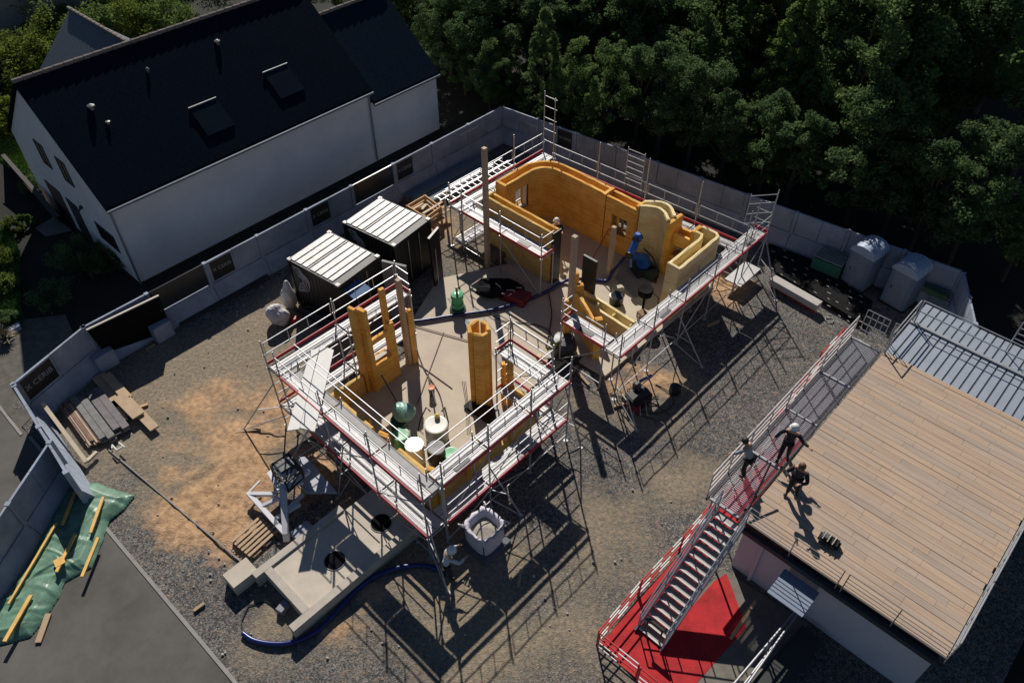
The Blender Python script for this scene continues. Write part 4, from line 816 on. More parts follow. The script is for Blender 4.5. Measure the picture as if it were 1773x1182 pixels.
def make_crown(seed, h, r, n_cl, per, size, kind='round', base=.25):
    rs = np.random.RandomState(seed); Cs = []
    # main limbs carry sub-crowns so the outline is uneven
    nl = 9; az0 = rs.uniform(0, 6.28, nl); sub = []
    for i in range(nl):
        f = rs.uniform(.25, .8); zz = h * (base + (1 - base) * rs.uniform(.2, .95)); sc = math.sin(math.pi * min(.98, max(.1, (zz / h - base * .6) / (1 - base * .6)))) ** .6 if kind == 'round' else max(.12, 1 - zz / h)
        sub.append((r * f * sc * math.cos(az0[i]), r * f * sc * math.sin(az0[i]), zz, r * rs.uniform(.28, .5) * (sc ** .5)))
    sub.append((0, 0, h * .86, r * .35))
    for k in range(n_cl):
        if kind == 'conifer':
            z = h * (base + (1 - base) * rs.rand() ** 1.2); rad = r * (1 - (z / h)) ** .8 * rs.uniform(.55, 1.12) + .15; a = rs.uniform(0, 6.28); c = np.array([rad * math.cos(a), rad * math.sin(a), z - rad * .15]); cr_ = rs.uniform(.22, .42) * (.5 + .5 * (1 - z / h)) + .1
        else:
            s_ = sub[rs.randint(len(sub))]; v = rs.randn(3); v /= np.linalg.norm(v); c = np.array(s_[:3]) + v * s_[3] * rs.uniform(.75, 1.1); cr_ = rs.uniform(.28, .5) * r / 2.6
            if c[2] < h * base * .7: c[2] = h * base * .7 + rs.rand()
        p = rs.randn(per, 3); p /= np.linalg.norm(p, axis=1)[:, None]; p *= (rs.rand(per, 1) ** .45) * cr_; p[:, 2] *= .7
        Cs.append(c + p)
    Cc = np.concatenate(Cs); return leaves(rs, Cc, len(Cc), size, .15), sub
def tree_proto(name, label, seed, h, r, n_cl, per, size, mat, kind='round', base=.25):
    V, sub = make_crown(seed, h, r, n_cl, per, size, kind, base); root = bpy.data.objects.new(name, None); C.objects.link(root); ORG[root.name] = Vector((0, 0, 0)); tag(root, label, 'tree', 'trees of the dark wood beyond the fence')
    o = bpy.data.objects.new('crown', mesh_quads('crown', V, mat)); C.objects.link(o); o.parent = root
    m = MB(); m.tube([(0, 0, 0), (.08, .03, h * .3), (-.05, .05, h * .6), (0, 0, h * .9)], [.22, .17, .1, .03], 8)
    for s_ in sub[:7]: z0 = max(.8, s_[2] * .55); m.tube([(0, 0, z0), (s_[0] * .5, s_[1] * .5, (z0 + s_[2]) / 2 + .2), s_[:3]], [.09, .06, .02], 5)
    m.build('trunk', bark, root); return root
protos = [tree_proto('broadleaf_tree', 'x', 1, 10.4, 3.9, 135, 130, .11, leaf[0], base=.1), tree_proto('broadleaf_tree', 'x', 2, 11.2, 4.2, 145, 130, .115, leaf[1], base=.1), tree_proto('broadleaf_tree', 'x', 3, 9.6, 3.7, 130, 130, .11, leaf[1], base=.08),
          tree_proto('conifer_tree', 'x', 4, 12.0, 3.2, 300, 65, .10, leaf[2], 'conifer', .08), tree_proto('conifer_tree', 'x', 5, 10.5, 2.9, 270, 65, .10, leaf[1], 'conifer', .08), tree_proto('broadleaf_tree', 'x', 6, 8.4, 3.2, 120, 130, .105, leaf[0], base=.05)]
LAB = ['dense dark broadleaf', 'tall mid green broadleaf', 'rounded green broadleaf', 'olive layered conifer', 'narrow dark conifer', 'small dark broadleaf']
def project(p):
    q = CR.transposed() @ (Vector(p) - Vector((0, 0, CAMH))); return (886.5 + q.x / -q.z * FPX, 591 - q.y / -q.z * FPX)
pos = []
tr = random.Random(21)
def side_ok(a, b):
    if a > 31.2 + 2.3 + max(0, -(b + 3.5)) * 0 and b > -27: return True
    return False
def fence_a(b): return 28.15 + (31.2 - 28.15) * (b + 27.45) / 23.9
cand = []
for i in range(16): cand.append((fence_a(-27 + i * 1.9) + 2.7 + tr.uniform(-.3, .8), -27 + i * 1.9 + tr.uniform(-.6, .6), 1))
for ia in range(11):
    for ib in range(22):
        a = 35.5 + ia * 4.4 + tr.uniform(-1.2, 1.2); b = -36 + ib * 3.9 + tr.uniform(-1.2, 1.2)
        if b > -28 or a > 40: cand.append((a, b, 0))
for a in (29.6, 31.4, 33.8, 36.2, 38.6, 41, 30.4, 33, 36, 39, 42, 32, 35, 40): cand.append((a, -29.6 - (2.9 if a in (30.4, 33, 36, 39, 42) else 5.6 if a in (32, 35, 40) else 0) + tr.uniform(-.4, .4), 3))
for ia in range(8):
    for ib in range(6): cand.append((31.5 + ia * 3.6 + tr.uniform(-.8, .8), -31.5 - ib * 3.4 + tr.uniform(-.8, .8), 4))
for b in np.arange(3.2, 14, 3.0):
    for a in np.arange(20.5, 33, 3.4): cand.append((a + tr.uniform(-.8, .8), b + 2.4 + tr.uniform(-.8, .8), 2))
used = [False] * 6; n_t = 0; names = set(); TL = []
for a, b, edge in cand:
    w = W(a, b); u, v = project((w.x, w.y, 6)); 
    if not (-60 < u < 1850 and -190 < v < 1100): continue
    if edge == 0 and min(((a - x) ** 2 + (b - y) ** 2) ** .5 for x, y in pos) < 2.6 if pos else False: continue
    pos.append((a, b))
    k = tr.choice((2, 5, 0, 4)) if edge in (1, 2) else tr.choice((5, 2, 0)) if edge in (3, 4) else tr.choices(range(6), (4, 5, 5, 1, 1, 3))[0]
    if edge == 0 and 1240 < u < 1400 and v < 160: k = 3
    sc = tr.uniform(.88, 1.12) * (.58 if edge == 1 and b < -12 else .66 if edge == 1 else (.50 if a < 34 else .75) if edge == 3 else .62 if edge == 4 else .62 if edge == 2 else .8 if (b < -14 and a < 37) else 1.0)
    TL.append((k, w, sc, u, v, edge))
def where(u, v, e, i):
    if e == 1: return 'close behind the concrete fence'
    if e == 2: return 'right of the flat roofed building'
    if e == 4: return 'behind the house right end'
    if e == 3: return 'between the house and the fence corner'
    return 'at the top edge' if v < 40 else 'in mid wood' if v < 200 else 'in the lower wood'
def spot(u): return ('far left', 'left', 'left of centre', 'centre', 'right of centre', 'right', 'far right')[min(6, max(0, int((u - 500) / 190)))]
for i, (k, w, sc, u, v, e) in enumerate(TL):
    o = protos[k] if not used[k] else copy_tree(protos[k]); used[k] = True
    o.location = (w.x, w.y, -.05); o.rotation_euler = (0, 0, tr.uniform(0, 6.28)); o.scale = (sc * tr.uniform(.9, 1.1), sc * tr.uniform(.9, 1.1), sc)
    o['label'] = '%s %s, %s' % (LAB[k], where(u, v, e, i), spot(u)); o['group'] = 'trees of the dark wood beyond the fence'
# disambiguate labels that still coincide by their order from the left
byl = {}
for o in [x for x in C.objects if x.get('category') == 'tree']: byl.setdefault(o['label'], []).append(o)
ORD = ['first', 'second', 'third', 'fourth', 'fifth', 'sixth', 'seventh', 'eighth', 'ninth', 'tenth', 'eleventh', 'twelfth']
for lab, os_ in byl.items():
    if len(os_) > 1:
        os_.sort(key=lambda o: project(o.location)[0])
        for j, o in enumerate(os_): o['label'] = '%s from left: %s' % (ORD[min(j, 11)], lab) if len(os_) <= 12 else lab
flat('forest_floor', [W(fence_a(-27.45) + .3, -28), W(fence_a(-3.55) + .3, -3.4), W(28.3, -1.7), W(28.3, 3), W(10, 3), W(10, 60), W(90, 60), W(90, -60), W(31, -60)], -.12, M('leaf_litter', (.006, .006, .004), .95, 0, .4, 2, .5, 9))  # wood floor coloured almost black, tree shade included in its tone

def bush(label, u, v, h, r, mat, seed, n_cl=45, per=110, size=.05, name='shrub', cat='shrub', group='shrubs in the garden'):
    rs = np.random.RandomState(seed); p = P(u, v, 0); Cs = []
    for k in range(n_cl):
        d = rs.randn(3); d /= np.linalg.norm(d); d[2] = abs(d[2]); c = np.array([p.x, p.y, h * .25]) + d * np.array([r, r, h * .7]) * rs.uniform(.5, 1.05); q = rs.randn(per, 3); q /= np.linalg.norm(q, axis=1)[:, None]; Cs.append(c + q * (rs.rand(per, 1) ** .5) * rs.uniform(.18, .34) * r)
    V = leaves(rs, np.concatenate(Cs), 0, size); V -= np.array([p.x, p.y, 0])
    o = bpy.data.objects.new(name, mesh_quads(name, V, mat)); C.objects.link(o); o.location = (p.x, p.y, 0); return tag(o, label, cat, group)
hb = [(20, 150, 3.2, 2.6, 3), (75, 130, 3.4, 2.4, 3), (130, 100, 4.2, 2.4, 3), (185, 95, 4.0, 2.3, 2), (240, 85, 3.8, 2.3, 3), (300, 70, 3.6, 2.2, 2), (5, 215, 2.2, 1.6, 3), (-40, 170, 3, 2.5, 2), (95, 65, 4.6, 2.5, 3), (160, 45, 4.6, 2.6, 2), (225, 35, 5.0, 2.8, 2), (290, 20, 5.5, 2.8, 1), (380, 0, 5, 2.6, 0)]
hl = ['leftmost sunlit', 'second from left sunlit', 'tall bright', 'bright olive', 'bright round', 'olive', 'small bright green', 'partly cut off', 'rear bright', 'rear olive', 'large rear', 'dark rear', 'darkest rear']
for i, (u, v, h, r_, k) in enumerate(hb): bush('%s leafy garden tree or tall shrub behind the white house roof' % hl[i], u, v + 20, h, r_, leaf[k], 100 + i, 60, 190, .085, group='tall shrubs behind the house')
for i, (u, v, h, r_, k, lb) in enumerate(((28, 400, .9, .55, 3, 'bright shrub beside the house path'), (48, 392, .7, .4, 2, 'pale flowered shrub touching the garden path'), (14, 500, .8, .6, 2, 'low grey green shrub at the left edge under the grass bed'), (5, 455, .8, .7, 3, 'low bright bush at the left edge of the bed'), (22, 560, .6, .5, 0, 'dark shrub above the stone edging'), (130, 455, 1.2, 1.1, 0, 'dark shrub in the shade of the house gable'), (190, 465, 1.1, .9, 0, 'dark shrub against the house corner'), (100, 520, 1.0, 1.0, 0, 'dark shrub in the middle of the shaded garden'), (60, 330, .9, .7, 0, 'shaded shrub under the garden wall')))  : bush(lb, u, v, h, r_, leaf[k], 140 + i, 30, 90, .045)
def yucca(u, v, r_, label, mat, seed, n=90, h=.9):
    r = random.Random(seed); p = P(u, v, 0); m = MB()
    for i in range(n):
        a = r.uniform(0, 6.28); el = r.uniform(.25, 1.4); L = r_ * r.uniform(.8, 1.2); d = Vector((math.cos(a) * math.cos(el), math.sin(a) * math.cos(el), math.sin(el))); s = Vector((-math.sin(a), math.cos(a), 0)) * .035
        b = p + EZ * .15; mid = b + d * L * .55; tip = b + d * L - EZ * L * .25 * math.cos(el); m.add([b - s, b + s, mid + s, mid - s, tip], [(0, 1, 2, 3), (3, 2, 4)])
    return tag(m.build('yucca', mat), label, 'plant', 'spiky plants in the garden')
yucca(150, 475, 1.1, 'large dark spiky yucca in the shade beside the house gable', leaf[0], 1); yucca(185, 440, .8, 'smaller dark spiky plant nearer the gable wall', leaf[0], 2)
yucca(20, 500, .7, 'sunlit yellow green spiky grass clump at the left edge', leaf[3], 3, 120); yucca(12, 590, .6, 'pale dry spiky clump behind the stone edging', M('dry_leaf', (.2, .17, .11), .8), 4)

# ================================================================== YARD OBJECTS
# toilets
def toilet(bp, fp, label):
    o = P(*bp); az = 39; root = thing('portable_toilet', label, 'toilet cabin', o, 'portable toilets'); body = M('toilet_grey', (.13, .18, .26), .5, 0, .06, 1)
    ux = Vector((math.cos(R(az)), math.sin(R(az)), 0)); uy = Vector((-ux.y, ux.x, 0))
    MB().box(o + EZ * .95, (1.1, 1.1, 1.8), az).build('cabin', body, root, bevel=.03)
    MB().box(o + EZ * .04, (1.15, 1.15, .08), az).build('base', black, root)
    MB().box(o - ux * .565 + EZ * 1.0, (.03, .78, 1.7), az).build('door', M('toilet_door', (.17, .21, .28), .5), root)
    MB().box(o - ux * .59 + uy * .3 + EZ * 1.0, (.02, .04, .16), az).build('handle', black, root)
    m = MB(); n = 9
    for k in range(13):
        x = -.6 + 1.2 * k / 12; rr = .60 if k % 2 == 0 else .57
        for j in range(n + 1): th = math.pi * j / n; m.v.append(tuple(o + ux * x + uy * (rr * math.cos(th)) + EZ * (1.86 + .42 * math.sin(th) * rr / .6)))
    for k in range(12):
        for j in range(n): a = k * (n + 1) + j; m.f.append((a, a + 1, a + n + 2, a + n + 1)); m.mi.append(0)
    m.f += [tuple(range(n, -1, -1)), tuple(range(12 * (n + 1), 13 * (n + 1)))]; m.mi += [0, 0]
    m.build('roof', M('toilet_roof', (.30, .37, .48), .5, 0, .05, 1), root)
toilet((1483, 490), None, 'portable toilet with ribbed pale roof next to the green crate'); toilet((1553, 522), None, 'portable toilet with ribbed pale roof nearest the timber deck')
def crate(label, u, v, sx, sy, sz, mat, az=46.5, cat='crate', name='crate', z=0, bars=6, group=None):
    o = P(u, v, z); root = thing(name, label, cat, o, group); MB().box(o + EZ * sz * .45, (sx, sy, sz * .88), az).build('body', mat, root)
    ux = Vector((math.cos(R(az)), math.sin(R(az)), 0)); uy = Vector((-ux.y, ux.x, 0)); m = MB()
    for i in range(bars): m.bar(o + ux * (sx * ((i + .5) / bars - .5)) - uy * sy * .5 + EZ * (sz * .95), o + ux * (sx * ((i + .5) / bars - .5)) + uy * sy * .5 + EZ * (sz * .95), 0, rect=(sx / bars * .5, .04))
    m.build('slats', M('crate_slats', (.24, .25, .25), .6), root); return root
crate('green crate with a slatted grey lid left of the portable toilets', 1432, 470, 1.1, 1.3, .95, M('dull_green', (.02, .12, .08), .6), 50)
crate('grey bin beside the fence end right of the second toilet', 1628, 530, 1.1, .8, .9, M('blue_grey_bin', (.14, .20, .26), .5), 39, 'bin', 'bin'); tag(MB().bar(P(1600, 497, .9), P(1640, 515, .9), 0, rect=(.3, .25)).build('planter', M('mossy', (.04, .12, .06), .8)), 'long green box behind the grey bin at the fence end', 'box')
bk = thing('board_stack', 'flat stack of dark formwork boards with rows of short white edge marks near the toilets', 'board stack', P(1400, 500))
r_ = random.Random(5)
m = MB().prism([P(1332, 420, .3), P(1345, 470, .3), P(1500, 562, .3), P(1512, 520, .3), P(1400, 445, .3)], .02, .26); m.build('boards', M('dark_boards_b', (.010, .010, .011), .8, 0, .3, 5, spec=.1), bk)
mm = M('white_mark', (.5, .48, .46), .5)
mk = MB(); mkr = MB()
for i in range(9):
    for j in range(10):
        u = 1335 + i * 19 + r_.uniform(-3, 3); v = 418 + (u - 1335) * .52 + j * 11 - 8 + r_.uniform(-2, 2)
        if v > 415 + (u - 1335) * .83 + 62 or v < 410 + (u - 1335) * .58 or r_.random() < .25: continue
        mk.bar(P(u, v, .275), P(u + r_.uniform(3, 7), v + 2.6, .275), 0, rect=(.022, .015))
mk.build('edge_marks', mm, bk)['kind'] = 'stuff'
bm_ = thing('concrete_beam', 'long pale beam on red bearers lying on the gravel below the upper scaffold end', 'beam', P(1378, 508))
MB().bar(P(1337, 484, .35), P(1418, 530, .35), 0, rect=(.42, .30)).build('beam', M('beam_pale', (.42, .40, .38), .7, 0, .1, 2), bm_); MB().bar(P(1335, 492, .1), P(1412, 540, .1), 0, rect=(.1, .14)).build('bearer', M('bearer_red', (.25, .03, .03), .6), bm_)
tag(MB().tube([P(1436, 553, .05) + Vector((.17 * math.cos(t), .17 * math.sin(t), 0)) for t in np.linspace(.3, 6.1, 16)], .022, 6).build('hose_ring', M('pale_ring', (.3, .32, .33), .5)), 'small pale ring of hose lying on the shaded gravel', 'hose')

# black board with two concrete blocks
bb = thing('black_board', 'large black board leaning against the concrete fence with two grey concrete blocks at its foot', 'board', P(245, 590))
q = [P(192, 625, .02), P(298, 572, .02), P(275, 512, 2.0), P(150, 572, 2.0)]; nrm = (q[1] - q[0]).cross(q[3] - q[0]).normalized() * .05
MB().hexa([q[0], q[1], q[1] - nrm, q[0] - nrm, q[3], q[2], q[2] - nrm, q[3] - nrm]).build('board', M('matt_black', (.006, .006, .007), .8, spec=.1), bb); MB().bar(q[3] + EZ * .02, q[2] + EZ * .02, 0, rect=(.07, .05)).build('top_rail', M('pale_strip', (.6, .56, .5), .5), bb)
for i, (u, v) in enumerate(((184, 630), (281, 580))): MB().box(P(u, v) + EZ * .4, (.8, .8, .8), 50).build('ballast_block', conc2, bb, bevel=.02)

# piles of building material, lower left
mp = thing('timber_pile', 'pile of long plum grey planks bundled beside the fence and the pale boards', 'planks', P(160, 735)); r_ = random.Random(9)
c0, dd = P(150, 735, .3), (P(205, 760, .3) - P(150, 700, .3)).normalized(); pp = Vector((-dd.y, dd.x, 0))
def stackp(root, c, d, L, n, w, lv, h, mats, seed, jit=.15, name='plank'):
    r = random.Random(seed); pp = Vector((-d.y, d.x, 0))
    for k in range(lv):
        for i in range(n):
            cc = c + pp * ((i - (n - 1) / 2) * w * 1.06 + r.uniform(-.02, .02)) + d * r.uniform(-jit, jit) + EZ * (h * (k + .5) + .05); l = L * r.uniform(.88, 1.05); MB().bar(cc - d * l / 2, cc + d * l / 2, 0, rect=(w, h * .92)).build(name, mats[(i + k * 2) % len(mats)], root)
plum = M('plum_board', (.13, .115, .125), .6, 0, .25, 4); gr = M('grey_board', (.16, .165, .16), .7, 0, .25, 4); rd_ = M('reddish_lath', (.22, .12, .09), .8, 0, .3, 6)
dirp = (P(212, 745, .3) - P(170, 690, .3)).normalized()
stackp(mp, P(185, 722, 0) , dirp, 2.6, 3, .26, 2, .13, [plum, plum, gr], 1); stackp(mp, P(162, 728, 0), dirp, 2.8, 2, .22, 2, .12, [gr, plum], 2)
ml = thing('lath_bundle', 'bundle of thin reddish brown laths between the pale rail and the plum planks', 'laths', P(135, 738)); stackp(ml, P(140, 737, 0), dirp, 2.6, 6, .07, 3, .06, [rd_, wooddk, M('pale_lath', (.4, .3, .24), .7)], 3, name='lath')
mb_ = thing('board_pile', 'loose pale wooden boards lying on the gravel right of the plum planks', 'boards', P(225, 695)); pale = M('pale_board', (.42, .30, .19), .75, 0, .12, 3)
for (u0, v0, u1, v1, w, z) in ((218, 690, 268, 742, .34, .2), (205, 685, 240, 720, .45, .32), (195, 695, 218, 727, .16, .12), (205, 692, 224, 717, .2, .16), (188, 703, 210, 730, .12, .1), (170, 650, 212, 700, .5, .12), (183, 648, 222, 690, .35, .2)):
    MB().bar(P(u0, v0, z), P(u1, v1, z), 0, rect=(w, .07)).build('board', pale, mb_)
MB().bar(P(200, 720, .05), P(256, 700, .05), 0, rect=(.1, .09)).build('bearer', wood, mb_)
tf = thing('timber_rail', 'long pale timber rail with a short cross piece leaning along the fence by the boards', 'timber', P(110, 745)); cream = M('cream_timber', (.52, .44, .33), .7, 0, .1, 3)
MB().bar(P(74, 698, .9), P(150, 800, .25), 0, rect=(.14, .12)).build('rail', cream, tf); MB().bar(P(150, 799, .2), P(168, 782, .2), 0, rect=(.12, .1)).build('cross_piece', cream, tf); MB().bar(P(74, 705, .0), P(76, 700, .88), 0, rect=(.08, .08)).build('leg', cream, tf)
wf = thing('metal_trestle', 'small white metal trestle at the lower end of the plum planks', 'trestle', P(208, 772)); m = MB()
for (u0, v0, u1, v1, z) in ((194, 770, 202, 779, .3), (202, 779, 214, 772, .3), (206, 766, 216, 774, .3), (194, 770, 194, 776, .15)): MB().bar(P(u0, v0, z), P(u1, v1, z), .03, 6).build('bar', white, wf)
# tarpaulin with battens
def tarp():
    root = thing('tarpaulin', 'crumpled shiny green tarpaulin weighed down with yellow battens beside the road', 'tarpaulin', P(110, 960))
    rs = np.random.RandomState(4); outline = [P(*q) for q in ((110, 846), (140, 838), (170, 836), (205, 850), (237, 858), (215, 885), (190, 905), (180, 940), (160, 985), (115, 1010), (105, 1035), (80, 1075), (55, 1105), (0, 1120), (-60, 1125), (-60, 1050), (0, 1035), (40, 985), (75, 920), (95, 880))]
    xs = [p.x for p in outline]; ys = [p.y for p in outline]
    def ins(x, y):
        c = False; j = len(outline) - 1
        for i in range(len(outline)):
            if (outline[i].y > y) != (outline[j].y > y) and x < (outline[j].x - outline[i].x) * (y - outline[i].y) / (outline[j].y - outline[i].y) + outline[i].x: c = not c
            j = i
        return c
    def edged(x, y):
        b = 9
        for i in range(len(outline)):
            p, q = outline[i - 1], outline[i]; d = q - p; t = max(0, min(1, ((x - p.x) * d.x + (y - p.y) * d.y) / d.length_squared)); b = min(b, math.hypot(x - p.x - t * d.x, y - p.y - t * d.y))
        return b
    st = .034; V = {}; m = MB(); nx = int((max(xs) - min(xs)) / st); ny = int((max(ys) - min(ys)) / st); g = rs.rand(40, 40, 3)
    folds = [(rs.uniform(.7, 1.9) if rs.rand() < .7 else rs.uniform(2.4, 3.4), rs.uniform(2, 9), rs.uniform(0, 6), rs.uniform(.3, 1)) for _ in range(22)]
    cre = []
    for _ in range(95):
        t = rs.uniform(.5, 1.6) if rs.rand() < .3 else rs.uniform(-.7, .5); cre.append((rs.uniform(min(xs), max(xs)), rs.uniform(min(ys), max(ys)), math.cos(t), math.sin(t), rs.uniform(.3, 1.3), rs.uniform(.03, .11), rs.uniform(-.03, .065)))
    for i in range(nx + 1):
        for j in range(ny + 1):
            x = min(xs) + i * st; y = min(ys) + j * st
            if not ins(x, y): continue
            e = edged(x, y); h = .27 * min(1, (e / .4)) ** .7 
            w = 0
            for cx, cy_, ct, sn, L_, wd, hh in cre:
                ux_ = (x - cx) * ct + (y - cy_) * sn; uy_ = -(x - cx) * sn + (y - cy_) * ct + .06 * math.sin(3 * ux_)
                if abs(ux_) < L_ and abs(uy_) < 3 * wd: w += hh * max(0, 1 - abs(uy_) / wd / 1.4) * (1 - (ux_ / L_) ** 2)
            V[i, j] = len(m.v); m.v.append((x, y, .03 + h + w * min(1, e / .15)))
    for (i, j), k in list(V.items()):
        if (i + 1, j) in V and (i, j + 1) in V and (i + 1, j + 1) in V: m.f.append((k, V[i + 1, j], V[i + 1, j + 1], V[i, j + 1])); m.mi.append(0)
    m.build('sheet', M('green_tarpaulin', (.12, .235, .165), .40, 0, .4, 3.0, .25, 25, detail=8), root, smooth=True)
    for (u0, v0, u1, v1, w) in ((134, 842, 108, 908, .09), (179, 860, 157, 922, .10), (130, 925, 98, 990, .10), (170, 930, 142, 998, .10), (54, 1030, 8, 1110, .12), (98, 905, 15, 1045, .07), (84, 1062, 66, 1112, .18)):
        MB().bar(P(u0, v0, .40 if u0 != 84 else .1), P(u1, v1, .40 if u0 != 84 else .08), 0, rect=(w, .06)).build('batten', woody if w < .15 else pale, root)
    MB().box(P(103, 972, .42), (.3, .3, .04), 40).build('batten_block', woody, root)
tarp()

# white welded frame with black lattice cube
wfm = thing('steel_frame', 'white welded steel frame with a square base plate and a black lattice head', 'steel frame', P(505, 860)); wp = M('white_frame_paint', (.55, .56, .60), .45, 0, .06, 2)
for (u0, v0, z0, u1, v1, z1, w) in ((430, 853, .35, 495, 925, .35, .16), (495, 925, .35, 490, 838, .9, .2), (430, 855, .35, 480, 855, .6, .13), (452, 877, .35, 483, 862, .6, .12), (474, 900, .35, 520, 872, .5, .12), (495, 922, .35, 497, 935, .1, .2), (430, 853, .35, 450, 832, .35, .06), (500, 880, .5, 525, 855, .5, .12), (478, 850, .5, 478, 800, 1.0, .14), (492, 850, .9, 535, 815, .9, .14)):
    MB().bar(P(u0, v0, z0), P(u1, v1, z1), 0, rect=(w, w * .9)).build('beam', wp, wfm)
MB().prism([P(583, 852, .6), P(530, 852, .6), P(515, 835, .6), P(518, 792, .6), P(530, 790, .6)], .5, .62).build('base_plate', M('frame_plate', (.33, .36, .42), .5), wfm)
MB().prism([P(462, 818, .9), P(480, 848, .9), P(525, 835, .9), P(520, 800, .9), P(490, 795, .9)], .8, .9).build('platform', wp, wfm)
cs = [P(468, 805, 1.35), P(500, 785, 1.35), P(522, 812, 1.35), P(495, 838, 1.35)]; m = MB()
for k in range(4):
    a, b = cs[k], cs[(k + 1) % 4]; m.bar(a, b, .035); m.bar(a - EZ * .45, b - EZ * .45, .035); m.bar(a, a - EZ * .45, .035); m.bar(a, b - EZ * .45, .025); m.bar(a.lerp(b, .5), cs[(k + 2) % 4] if k < 2 else cs[(k + 1) % 4], .03)
m.bar(cs[0], cs[2], .03); m.bar(cs[1], cs[3], .03); m.build('lattice_head', black, wfm)
MB().box((cs[0] + cs[2]) / 2 + EZ * .1, (.5, .4, .12), 40).build('motor_plate', M('dark_steel', (.05, .05, .06)), wfm)
pl = thing('pallet', 'wooden pallet lying on the sand by the white steel frame', 'pallet', P(443, 930))
u_ = (P(470, 905, .15) - P(425, 945, .15)).normalized(); w_ = Vector((-u_.y, u_.x, 0)); o_ = P(443, 932, 0)
for i in range(6): MB().bar(o_ + w_ * (-.42 + .17 * i) - u_ * .6 + EZ * .16, o_ + w_ * (-.42 + .17 * i) + u_ * .6 + EZ * .16, 0, rect=(.1, .03)).build('board', pale, pl)
for i in range(3): MB().bar(o_ + u_ * (-.52 + .52 * i) - w_ * .48 + EZ * .08, o_ + u_ * (-.52 + .52 * i) + w_ * .48 + EZ * .08, 0, rect=(.1, .12)).build('bearer', wooddk, pl)
tag(MB().prism([P(500, 920, .3), P(530, 898, .3), P(553, 918, .3), P(525, 938, .3)], .02, .22).build('concrete_pad', conc2), 'square grey concrete pad between the pallet and the round hole slab', 'concrete pad')
pb = thing('power_box', 'small grey control box with a black cable on the sand by the basin wall', 'box', P(490, 1052)); MB().box(P(490, 1052, .15), (.35, .25, .25), 60).build('case', M('grey_case', (.2, .21, .24), .5), pb, bevel=.01); MB().tube([P(482, 1050, .1), P(460, 1040, .03), P(430, 1048, .03), P(418, 1075, .03), P(424, 1100, .03)], .02, 5).build('cable', rubber, pb)
fe = thing('gas_cylinder', 'red gas cylinder lying beside the low basin wall', 'cylinder', P(515, 1050)); d_ = (P(526, 1062, .15) - P(506, 1040, .3)); MB().lathe(P(506, 1040, .3), [(0, 0), (.05, .02), (.085, .1), (.085, .62), (.05, .7), (0, .71)], 14, d_).build('body', M('red_cylinder', (.45, .03, .02), .4), fe, smooth=True); MB().lathe(P(505, 1039, .31), [(.05, -.04), (.05, .04), (0, .05)], 10, d_).build('valve', M('orange_valve', (.7, .35, .05), .4), fe)

# hoses
def hose(pts, r, label, mat=bluep, n=10):
    out = []; k = len(pts)
    for i in range(k - 1):
        p0, p1, p2, p3 = pts[max(0, i - 1)], pts[i], pts[i + 1], pts[min(k - 1, i + 2)]
        for j in range(n):
            t = j / n; out.append(.5 * ((2 * p1) + (p2 - p0) * t + (2 * p0 - 5 * p1 + 4 * p2 - p3) * t * t + (3 * p1 - p0 - 3 * p2 + p3) * t ** 3))
    out.append(pts[-1]); return tag(MB().tube(out, r, 8).build('hose', mat, smooth=True), label, 'hose')
hose([P(u, v, .25) for u, v in ((690, 558), (730, 555), (780, 547), (850, 537), (905, 522), (950, 503), (975, 488))] + [P(990, 484, .35), P(1020, 483, .25), P(1050, 486, .25), P(1062, 470, .6), P(1082, 445, 1.0)], .075, 'thick blue hose crossing the concrete floor from the container to the blue robot')
hose([P(u, v, .1) for u, v in ((420, 1095), (440, 1108), (475, 1114), (510, 1110), (550, 1090), (590, 1050), (620, 1018), (650, 997), (690, 982), (730, 978), (760, 985))], .08, 'thick blue hose curving round the lower edge of the concrete basin')
for i, pts in enumerate((((842, 535), (870, 555), (920, 560), (950, 572), (960, 590)), ((950, 505), (955, 540), (952, 570), (945, 600)), ((720, 600), (735, 640), (760, 680), (770, 720)), ((1135, 665), (1160, 680), (1165, 700), (1140, 715), (1110, 712)))): hose([P(u, v, .19 if i < 3 else .05) for u, v in pts], .022, ['thin black cable on the shaded concrete floor under the thick blue hose', 'thin black cable hanging toward the foam jamb of the front wing', 'thin black cable running down to the barrels', 'black cable loop around the pump on the sand'][i], rubber)

# barrels and buckets inside the lower scaffold
def drum(label, u, v, z, r, h, mat, lid=None, name='drum', cat='barrel', group='drums inside the lower scaffold'):
    o = P(u, v, z + h); o.z = z; root = thing(name, label, cat, o, group); MB().lathe(o, [(r * .97, 0), (r, .02), (r, h * .33), (r * 1.03, h * .345), (r, h * .36), (r, h * .66), (r * 1.03, h * .675), (r, h * .69), (r, h)], 24).build('body', mat, root, smooth=False); MB().lathe(o, [(r * 1.02, h), (r * 1.02, h + .025), (r * .9, h + .03), (0, h + .02)], 24).build('lid', lid or mat, root); return root
wplast = M('white_plastic', (.62, .62, .62), .4); tp = M('translucent_tank', (.40, .40, .36), .35, 0, .1, 3)
drum('large white topped drum at the centre of the barrel group', 717, 770, .15, .33, .9, wplast, M('mirror_lid', (.65, .66, .68), .35, .3))
drum('black drum with a dark grey lid right of the white topped one', 755, 775, .15, .31, .85, black, M('grey_lid', (.12, .125, .14), .5))
drum('low green lidded bucket rightmost in the barrel group', 781, 785, .15, .28, .5, greenp, M('green_lid', (.05, .33, .14), .4))
drum('green plastic barrel left of the white topped drum', 694, 752, .15, .3, .85, greenp, M('green_lid2', (.06, .30, .14), .4))
drum('dark green barrel behind the green one under the crumpled sheet', 690, 728, .15, .3, .8, M('dark_green', (.01, .07, .05), .4))
drum('white tub partly hidden by the front scaffold deck', 775, 812, .15, .32, .55, wplast)
